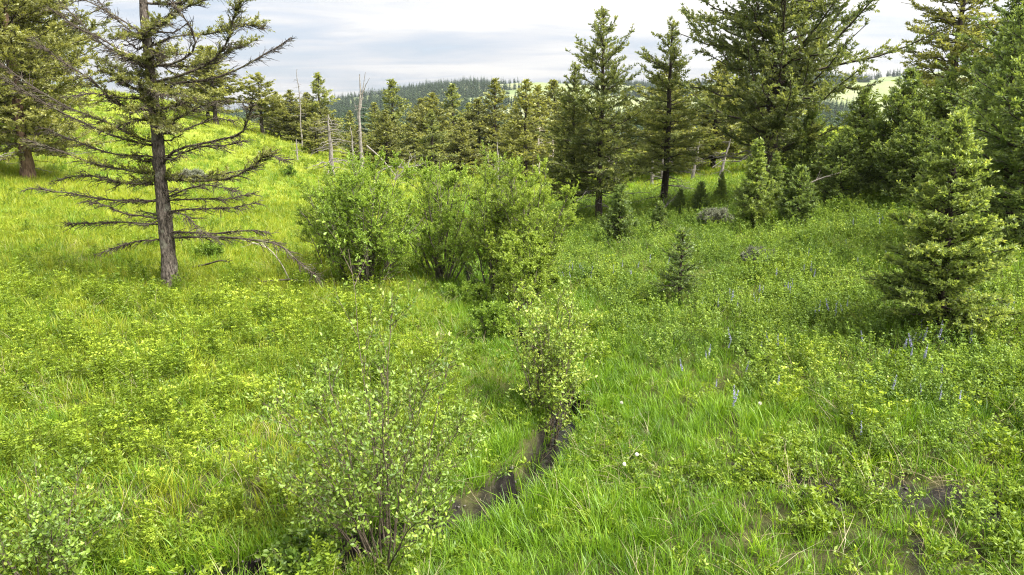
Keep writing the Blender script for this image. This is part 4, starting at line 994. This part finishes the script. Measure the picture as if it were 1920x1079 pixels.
def scatter(name, label, sources, P, scale, rot, idx, cat='plants'):
    me = bpy.data.meshes.new(name); n = len(P)
    me.vertices.add(n); me.vertices.foreach_set('co', P.astype(np.float32).ravel())
    for nm, tp, key, val in (('rot', 'FLOAT_VECTOR', 'vector', rot), ('scl', 'FLOAT_VECTOR', 'vector', scale), ('idx', 'INT', 'value', idx)):
        a = me.attributes.new(nm, tp, 'POINT'); a.data.foreach_set(key, np.asarray(val).astype(np.int32 if tp == 'INT' else np.float32).ravel())
    o = link(name, me)
    ng = bpy.data.node_groups.new(name + '_scatter', 'GeometryNodeTree')
    ng.interface.new_socket('Geometry', in_out='INPUT', socket_type='NodeSocketGeometry')
    ng.interface.new_socket('Geometry', in_out='OUTPUT', socket_type='NodeSocketGeometry')
    N = ng.nodes; Lk = ng.links
    gi = N.new('NodeGroupInput'); go = N.new('NodeGroupOutput')
    ip = N.new('GeometryNodeInstanceOnPoints'); gt = N.new('GeometryNodeGeometryToInstance')
    for s in sources:
        oi = N.new('GeometryNodeObjectInfo'); oi.inputs['Object'].default_value = s; oi.inputs['As Instance'].default_value = False
        ti = N.new('GeometryNodeGeometryToInstance'); Lk.new(oi.outputs['Geometry'], ti.inputs[0])
        if gt is None: gt = N.new('GeometryNodeJoinGeometry')
        Lk.new(oi.outputs['Geometry'], gt.inputs[0]); N.remove(ti)
    def att(nm, t):
        a = N.new('GeometryNodeInputNamedAttribute'); a.data_type = t; a.inputs['Name'].default_value = nm; return a.outputs['Attribute']
    Lk.new(gi.outputs[0], ip.inputs['Points']); Lk.new(gt.outputs[0], ip.inputs['Instance'])
    ip.inputs['Pick Instance'].default_value = True
    Lk.new(att('idx', 'INT'), ip.inputs['Instance Index'])
    Lk.new(att('rot', 'FLOAT_VECTOR'), ip.inputs['Rotation']); Lk.new(att('scl', 'FLOAT_VECTOR'), ip.inputs['Scale'])
    Lk.new(ip.outputs[0], go.inputs[0])
    md = o.modifiers.new('scatter', 'NODES'); md.node_group = ng
    return tag(o, label, cat, kind='stuff')

def wedge(g, y0, y1, dens, side=2.5, k=0.80):
    ym = (y0 + y1) / 2
    area = (y1 - y0) * 2 * (k * ym + side); n = int(area * dens)
    # uniform over the trapezoid
    u = g.uniform(0, 1, n * 2); y = y0 + (y1 - y0) * u
    keep = g.uniform(0, 1, n * 2) < (k * y + side) / (k * y1 + side)
    y = y[keep][:n]; x = g.uniform(-1, 1, len(y)) * (k * y + side)
    return x, y

def lay(g, x, y, s0, s1, tilt=0.12, sz=None):
    n = len(x); z = height(x, y)
    rot = np.stack([g.normal(0, tilt, n), g.normal(0, tilt, n), g.uniform(0, 6.28, n)], -1)
    s = g.uniform(s0, s1, n) if sz is None else sz
    return np.stack([x, y, z], -1), np.stack([s, s, s * g.uniform(0.8, 1.2, n)], -1), rot

def build_cover():
    g = RNG(500)
    ax = lambda y: np.interp(y, AX_Y, AX_X)
    G = [source('grass_source_%d' % i, tuft(200 + i, 24, 0.225, 0.0075, 0.085, 0.42, 3, 0.40), M['grass']) for i in range(5)]
    GY = [source('short_grass_source_%d' % i, tuft(210 + i, 20, 0.24, 0.012, 0.11, 0.45, 2, 0.42), M['grass_y']) for i in range(5)]
    GF = [source('far_grass_source_%d' % i, tuft(220 + i, 16, 0.26, 0.022, 0.22, 0.45, 2, 0.42), M['grass_y']) for i in range(4)]
    FB = [source('forb_source_%d' % i, forb(230 + i, (5, 4, 6, 5, 3, 5, 4)[i], (0.40, 0.34, 0.45, 0.38, 0.5, 0.30, 0.42)[i], 0.11, (0.38, 0.40, 0.34, 0.20, 0.25, 0.15, 0.30)[i], (0.36, 0.25, 0.40, 0.05, 0.15, 0.0, 0.22)[i], (26, 22, 26, 40, 30, 44, 34)[i], (0.045, 0.04, 0.04, 0.05, 0.06, 0.045, 0.04)[i]), M['forb']) for i in range(7)]
    SH = [source('shrublet_source_%d' % i, shrublet(240 + i, 13, 0.34, 0.20), M['shrublet']) for i in range(5)]
    WD = [source('weed_source_%d' % i, shrublet(250 + i, 9, 0.18, 0.16, 0.22, 0.040, 0.42, 16), M['forb']) for i in range(4)]

    # --- green grass along the creek and over the near right side
    X, Y, S = [], [], []
    for y0, y1, dn, sc in ((3.2, 8, 190, 1.0), (8, 14, 110, 1.1), (14, 26, 42, 1.3), (26, 42, 14, 1.7)):
        x, y = wedge(g, y0, y1, dn)
        d = x - ax(y); cd = creek_dist(x, y)
        pr = np.clip(np.exp(-((d - 0.6) / 2.2) ** 2) * 1.15, 0, 1)
        pr = np.maximum(pr, np.where(d > 0, np.where(y < 8.5, 0.75, 0.35), np.where(y < 13, 0.40, 0.30)))
        pr *= 0.45 + 0.75 * fbm(x / 0.8, y / 0.8, 60, 3)
        pr *= (1 - 0.93 * soil_mask(x, y)); pr = np.where(cd < np.where(x < -0.45, 0.06, 0.24), 0, np.where(cd < 0.55, 1.0, pr))
        # thinner on the trampled ground
        pr *= 1 - 0.40 * sstep(1.0, 2.6, x) * (1 - sstep(5.8, 7.5, y))
        k = g.uniform(size=len(x)) < pr
        x, y, cd = x[k], y[k], cd[k]
        X.append(x); Y.append(y); S.append(sc * g.uniform(0.55, 1.15, len(x)) * (1 + 0.2 * np.exp(-((cd - .4) / .35) ** 2)) * (0.75 + 0.5 * fbm(x / 1.3, y / 1.3, 61, 2)))
    x = np.concatenate(X); y = np.concatenate(Y)
    P, sc, rot = lay(g, x, y, 1, 1, 0.16, np.concatenate(S))
    scatter('meadow_grass', 'bright green grass along the creek and over the trampled corner', G, P, sc, rot, g.integers(0, len(G), len(x)), 'grass')
    print('grass', len(x))
    # --- yellow-green meadow grass
    X, Y, S = [], [], []
    for y0, y1, dn, sc in ((3.2, 9, 90, 1.0), (9, 16, 85, 1.0), (16, 30, 46, 1.15)):
        x, y = wedge(g, y0, y1, dn)
        d = x - ax(y); pr = sstep(-0.6, -2.6, d) if False else np.clip((-d - 0.6) / 2.2, 0, 1)
        pr = pr * np.where(y < 12, 0.55, 1.0) * (0.5 + 0.7 * fbm(x / 1.1, y / 1.1, 63, 3)) * (creek_dist(x, y) > 0.3)
        k = g.uniform(size=len(x)) < pr
        X.append(x[k]); Y.append(y[k]); S.append(sc * g.uniform(0.6, 1.2, k.sum()))
    x = np.concatenate(X); y = np.concatenate(Y)
    P, sc, rot = lay(g, x, y, 1, 1, 0.14, np.concatenate(S))
    scatter('meadow_grass', 'short yellow-green grass of the open meadow around the old fir', GY, P, sc, rot, g.integers(0, len(GY), len(x)), 'grass')
    print('grass_y', len(x))
    X, Y, S = [], [], []
    for y0, y1, dn, sc in ((26, 45, 11, 1.0), (45, 75, 5, 1.3), (75, 120, 1.2, 2.0)):
        x, y = wedge(g, y0, y1, dn, 4)
        k = g.uniform(size=len(x)) < 0.35 + 0.8 * fbm(x / 3, y / 3, 64, 3)
        X.append(x[k]); Y.append(y[k]); S.append(sc * g.uniform(0.6, 1.2, k.sum()))
    x = np.concatenate(X); y = np.concatenate(Y)
    P, sc, rot = lay(g, x, y, 1, 1, 0.14, np.concatenate(S))
    scatter('meadow_grass', 'smooth bright grass of the far meadow and valley floor', GF, P, sc, rot, g.integers(0, len(GF), len(x)), 'grass')
    print('grass_far', len(x))
    # --- flowering spurge-like forbs on the meadow side
    X, Y, S = [], [], []
    for y0, y1, dn, sc in ((3.2, 8, 34, 1.0), (8, 13, 30, 1.0), (13, 20, 14, 1.05)):
        x, y = wedge(g, y0, y1, dn)
        d = x - ax(y); f = fbm(x / 1.4, y / 1.4, 65, 3)
        pr = np.clip((-d - 0.7) / 1.6, 0, 1) * sstep(0.30, 0.55, f) * (creek_dist(x, y) > 0.42)
        pr *= 1 - sstep(11.5, 17, y) * 0.8
        pr = np.maximum(pr, 0.12 * (d > 2.5) * sstep(.5, .6, f))
        k = g.uniform(size=len(x)) < pr
        X.append(x[k]); Y.append(y[k]); S.append(sc * g.uniform(0.55, 1.15, k.sum()) * (0.55 + 0.9 * fbm(x[k] / 0.9, y[k] / 0.9, 68, 3)))
    x = np.concatenate(X); y = np.concatenate(Y)
    P, sc, rot = lay(g, x, y, 1, 1, 0.10, np.concatenate(S))
    scatter('flowering_forbs', 'tall leafy forbs with yellow-green heads covering the meadow', FB, P, sc, rot, np.clip((fbm(x / 1.6, y / 1.6, 77, 3) - .25) * 2.0 * len(FB) + g.normal(0, 1.6, len(x)), 0, len(FB) - 1).astype(int))
    print('forb', len(x))
    # --- low leafy shrublets on the slope
    X, Y, S = [], [], []
    for y0, y1, dn, sc in ((3.2, 7, 14, 0.85), (7, 12, 20, 1.0), (12, 18, 15, 1.1), (18, 30, 7, 1.35)):
        x, y = wedge(g, y0, y1, dn)
        d = x - ax(y); f = fbm(x / 1.0, y / 1.0, 66, 3)
        edge = np.interp(y, [3, 6, 8, 10, 14, 30], [3.2, 2.8, 2.2, 1.5, 1.5, 2.0])
        pr = sstep(-0.6, 1.2, d - edge + (f - .5) * 2.4) * (0.35 + 0.9 * f) * (1 - 0.7 * soil_mask(x, y))
        k = g.uniform(size=len(x)) < pr
        X.append(x[k]); Y.append(y[k]); S.append(sc * g.uniform(0.6, 1.25, k.sum()))
    x = np.concatenate(X); y = np.concatenate(Y)
    P, sc, rot = lay(g, x, y, 1, 1, 0.12, np.concatenate(S))
    scatter('leafy_shrublets', 'low leafy shrublets covering the flowery slope', SH, P, sc, rot, g.integers(0, len(SH), len(x)))
    print('shrublet', len(x))
    # --- broad-leaved weeds among the grass
    X, Y, S = [], [], []
    for y0, y1, dn in ((3.2, 9, 26), (9, 16, 14), (16, 24, 6), (24, 60, 1.2)):
        x, y = wedge(g, y0, y1, dn)
        f = fbm(x / 0.9, y / 0.9, 67, 3)
        k = (g.uniform(size=len(x)) < sstep(.42, .62, f)) & (creek_dist(x, y) > 0.3)
        X.append(x[k]); Y.append(y[k]); S.append(g.uniform(0.6, 1.3, k.sum()) * np.interp(y[k], [15, 50], [1, 2.2]))
    x = np.concatenate(X); y = np.concatenate(Y)
    P, sc, rot = lay(g, x, y, 1, 1, 0.15, np.concatenate(S))
    scatter('broadleaf_weeds', 'dark broad-leaved weeds low among the grass', WD, P, sc, rot, g.integers(0, len(WD), len(x)))
    print('weed', len(x))
    # --- dry stalks and litter
    DR = [source('straw_source_%d' % i, tuft(260 + i, 7, 0.34, 0.005, 0.10, 0.9, 3, 0.4, 0.2), M['straw']) for i in range(3)]
    X, Y = [], []
    for y0, y1, dn in ((3.2, 9, 26), (9, 18, 12)):
        x, y = wedge(g, y0, y1, dn); cd = creek_dist(x, y)
        pr = 0.12 + 0.9 * sstep(.52, .66, fbm(x / 1.2, y / 1.2, 69, 3)) + 0.8 * (np.abs(cd - .24) < .07) + 0.7 * soil_mask(x, y)
        k = (cd > 0.17) & (g.uniform(size=len(x)) < pr)
        X.append(x[k]); Y.append(y[k])
    x = np.concatenate(X); y = np.concatenate(Y)
    P, sc, rot = lay(g, x, y, 0.5, 1.1, 0.35)
    scatter('dry_stalks', 'scattered dry straw-coloured stalks among the grass', DR, P, sc, rot, g.integers(0, len(DR), len(x)), 'grass')
    # --- gravel in the creek bed and crumbs on the bare soil
    PB = []
    for i in range(4):
        q = np.array([(0, 0, .8), (1, 0, .1), (.3, .9, .0), (-.8, .6, .1), (-.8, -.6, 0), (.3, -.95, .1), (0, 0, -.6)]) * RNG(280 + i).uniform(.7, 1.25, (7, 3))
        mb = MB(); mb.add(q, np.array([(0, 1, 2), (0, 2, 3), (0, 3, 4), (0, 4, 5), (0, 5, 1), (6, 2, 1), (6, 3, 2), (6, 4, 3), (6, 5, 4), (6, 1, 5)]))
        PB.append(source('pebble_source_%d' % i, mb, M['stone']))
    c = resample(CREEK[CREEK[:, 1] < 12], 0.02); c = c[g.integers(0, len(c), 1500)] + g.normal(0, 0.11, (1500, 2))
    x, y = wedge(g, 3.2, 8, 160); k = g.uniform(size=len(x)) < soil_mask(x, y) * 0.5
    x = np.r_[c[:, 0], x[k]]; y = np.r_[c[:, 1], y[k]]
    P, sc, rot = lay(g, x, y, 1, 1, 0.4, g.uniform(.3, 1, len(x)) ** 2.2 * .022 + .005)
    P[:1500, 2] += 0.05
    scatter('gravel', 'small stones and mud crumbs in the creek bed and on bare soil', PB, P, sc * np.array([1.2, 1, .8]), rot, g.integers(0, 4, len(x)), 'gravel')
    # --- forest on the far hills
    FF = [source('far_conifer_source_%d' % i, conifer_far(270 + i), M['fir_far']) for i in range(4)]
    n = 42000
    yy = g.uniform(130 ** 0.9, 1150 ** 0.9, n) ** (1 / 0.9); xx = g.uniform(-1, 1, n) * (0.82 * yy + 20)
    hx = xx * 1000 / yy
    f = fbm(xx / 95, yy / 95, 70, 4)
    bias = np.interp(hx, [-800, -300, -60, 10, 60, 130, 220, 420, 520, 700], [.10, .12, .10, .02, -.14, -.12, 0.0, 0.02, -.16, -.12])
    ridge = sstep(850, 980, yy) * 0.26 * (hx < 420)
    valley = (1 - sstep(170, 330, yy)) * 0.10
    k = g.uniform(size=n) < sstep(.46, .60, f + bias + ridge + valley)
    xx, yy = xx[k], yy[k]
    P, sc, rot = lay(g, xx, yy, 1, 1, 0.02, g.uniform(4.5, 10.5, len(xx)))
    scatter('hillside_forest', 'conifer forest covering the far hills', FF, P, sc, rot, g.integers(0, len(FF), len(xx)), 'forest')
    print('forest', len(xx))
build_cover()

# ------------------------------------------------------------------ lupines, seed heads, creek stones
def lupine_parts(seed, H):
    g = RNG(seed)
    st = MB(); P = np.array([(0, 0, -0.02), (g.normal(0, .01), g.normal(0, .01), H * .55), (g.normal(0, .02), g.normal(0, .02), H)])[None]
    tubes(st, P, np.array([[.004, .0032, .0018]]), 5, 0.3)
    fl = MB(); n = 70; s = g.uniform(0.5, 1.02, n); p, d = along(np.repeat(P, n, 0), s)
    az = g.uniform(0, 6.28, n); dd = np.stack([np.cos(az), np.sin(az), g.uniform(0.0, .7, n)], -1)
    l = 0.020 * np.interp(s, [.5, .6, 1.02], [.9, 1.15, .45])
    blades(fl, p, dd, rdir(g, n), l, l * .75, 0.45 + g.normal(0, .2, n), fold=0.2)
    lv = MB()
    for i in range(9):
        a = g.uniform(0, 6.28); hh = H * g.uniform(.1, .5); L = g.uniform(.05, .10)
        c = np.array([math.cos(a) * L, math.sin(a) * L, hh + 0.04])
        tubes(lv, np.array([[(0, 0, hh), c * np.array([.5, .5, 1]), c]]), np.array([[.0016, .0014, .0012]]), 3, .2)
        k = 7; b = np.arange(k) * 6.28 / k; d = np.stack([np.cos(b), np.sin(b), 0 * b + .25], -1)
        blades(lv, np.repeat(c[None], k, 0), d, np.stack([-np.sin(b), np.cos(b), 0 * b], -1), np.full(k, .042), np.full(k, .011), .3 + g.normal(0, .05, k))
    return [('stem', st.mesh('lupine_stem', M['shrublet'])), ('flower_spike', fl.mesh('lupine_flower', M['lupine'])), ('leaf_rosette', lv.mesh('lupine_leaf', M['shrublet']))]

def build_flowers():
    g = RNG(600)
    kinds = [lupine_parts(601 + i, h) for i, h in enumerate((0.42, 0.48, 0.38, 0.45))]
    clumps = [((5.54, 8.62), 9, 0.30, 'violet lupine spike in the clump below the bright fir sapling'),
              ((6.75, 9.2), 4, 0.22, 'violet lupine spike in the small group beside the bright fir sapling'),
              ((5.03, 8.2), 4, 0.20, 'pale lupine spike in the group nearer than the clump below the sapling'),
              ((4.91, 10.4), 4, 0.25, 'violet lupine spike on the open slope behind the sapling clump'),
              ((5.04, 11.9), 6, 0.45, 'violet lupine spike high on the slope between seedling and sapling'),
              ((3.9, 11.6), 5, 0.35, 'violet lupine spike beside the thin sparse fir seedling'),
              ((1.41, 15.3), 7, 0.35, 'violet lupine spike by the rounded willow at the creek'),
              ((2.2, 14.6), 5, 0.5, 'violet lupine spike on the bank between the willow and the small dark firs'),
              ((3.3, 9.6), 4, 0.4, 'pale lupine spike at the edge of the grass below the seedling'),
              ((2.9, 7.6), 3, 0.5, 'pale lupine spike scattered in the bright grass of the near slope'),
              ((4.3, 6.9), 4, 0.6, 'pale lupine spike among the yellow-green shrublets of the near slope'),
              ((8.3, 15.5), 6, 0.7, 'violet lupine spike before the thicket of young firs'),
              ((6.3, 13.4), 6, 0.8, 'violet lupine spike in the middle of the flowery slope')]
    for (cx, cy), n, sp, lab in clumps:
        for i in range(n * 2):
            x = cx + g.normal(0, sp); y = cy + g.normal(0, sp * .7)
            place(kinds[int(g.integers(0, 4))], 'lupine', (x, y), lab, 'flower', rz=g.uniform(0, 6), sc=g.uniform(.60, .95), group=lab.replace('spike', 'spikes'))
    for i, (x, y, lab) in enumerate([(1.25, 6.3, 'white dandelion seed head in the grass right beside the creek bend'), (1.10, 6.14, 'second white seed head just below the one beside the creek bend'),
                                     (2.75, 7.1, 'white dandelion seed head in the bright grass of the slope'), (1.35, 7.9, 'white dandelion seed head on the bank near the pale-leaved shrub')]):
        st = MB(); tubes(st, np.array([[(0, 0, -.02), (.01, 0, .16), (.0, .01, .32)]]), np.array([[.0022, .002, .0016]]), 4, .4)
        pf = MB(); n = 160; d = rdir(g, n); c = np.array([0, .01, .32])
        blades(pf, np.repeat(c[None], n, 0) + d * .004, d, rdir(g, n), np.full(n, .018), np.full(n, .004), .5)
        place([('stem', st.mesh('seed_stem', M['grass'])), ('seed_puff', pf.mesh('seed_puff', M['puff']))], 'dandelion', (x, y), lab, 'flower')
    # stones in the creek bed
    import bmesh
    for i, (x, y, s, lab) in enumerate([(0.02, 6.55, .045, 'grey stone in the middle of the open creek bed'), (0.29, 6.98, .035, 'small pale stone upstream in the open creek bed'),
                                        (-0.26, 6.2, .04, 'flat grey stone at the lower end of the open creek bed'), (0.52, 7.7, .05, 'stone wedged under the creek bank below the pale-leaved shrub'),
                                        (0.66, 8.15, .04, 'small stone at the dark mouth below the pale-leaved shrub')]):
        bm = bmesh.new(); bmesh.ops.create_icosphere(bm, subdivisions=3, radius=1)
        for v in bm.verts:
            q = v.co; f = 1 + 0.22 * math.sin(q.x * 2.3 + i) * math.cos(q.y * 2.9 + i * 2) + 0.08 * math.sin(q.z * 7 + q.x * 5 + i)
            v.co = q * f
        me = bpy.data.meshes.new('stone'); bm.to_mesh(me); bm.free(); me.materials.append(M['stone'])
        me.polygons.foreach_set('use_smooth', np.ones(len(me.polygons), bool))
        o = link('stone', me); z = float(height(np.array([x]), np.array([y]))[0])
        o.location = (x, y, z + s * 0.75); o.scale = (s * 1.3, s, s * .6); o.rotation_euler = (0.1, 0.05, i * 1.3)
        tag(o, lab, 'stone')
build_flowers()

# ------------------------------------------------------------------ the air
def build_haze():
    m = bpy.data.materials.new('haze'); m.use_nodes = True; nt = m.node_tree; nt.nodes.clear()
    out = nt.nodes.new('ShaderNodeOutputMaterial'); v = nt.nodes.new('ShaderNodeVolumePrincipled')
    v.inputs['Color'].default_value = (0.80, 0.88, 0.97, 1); v.inputs['Density'].default_value = 0.00010
    v.inputs['Anisotropy'].default_value = 0.2
    nt.links.new(v.outputs[0], out.inputs['Volume'])
    x, y0, y1, z0, z1 = 1700, -14, 1345, -8, 215
    V = [(-x, y0, z0), (x, y0, z0), (x, y1, z0), (-x, y1, z0), (-x, y0, z1), (x, y0, z1), (x, y1, z1), (-x, y1, z1)]
    mb = MB(); mb.add(np.array(V), np.array([(0, 3, 2, 1), (4, 5, 6, 7), (0, 1, 5, 4), (1, 2, 6, 5), (2, 3, 7, 6), (3, 0, 4, 7)]))
    tag(mb.build('haze', m), 'pale haze over the far hills', 'haze', kind='stuff')
build_haze()
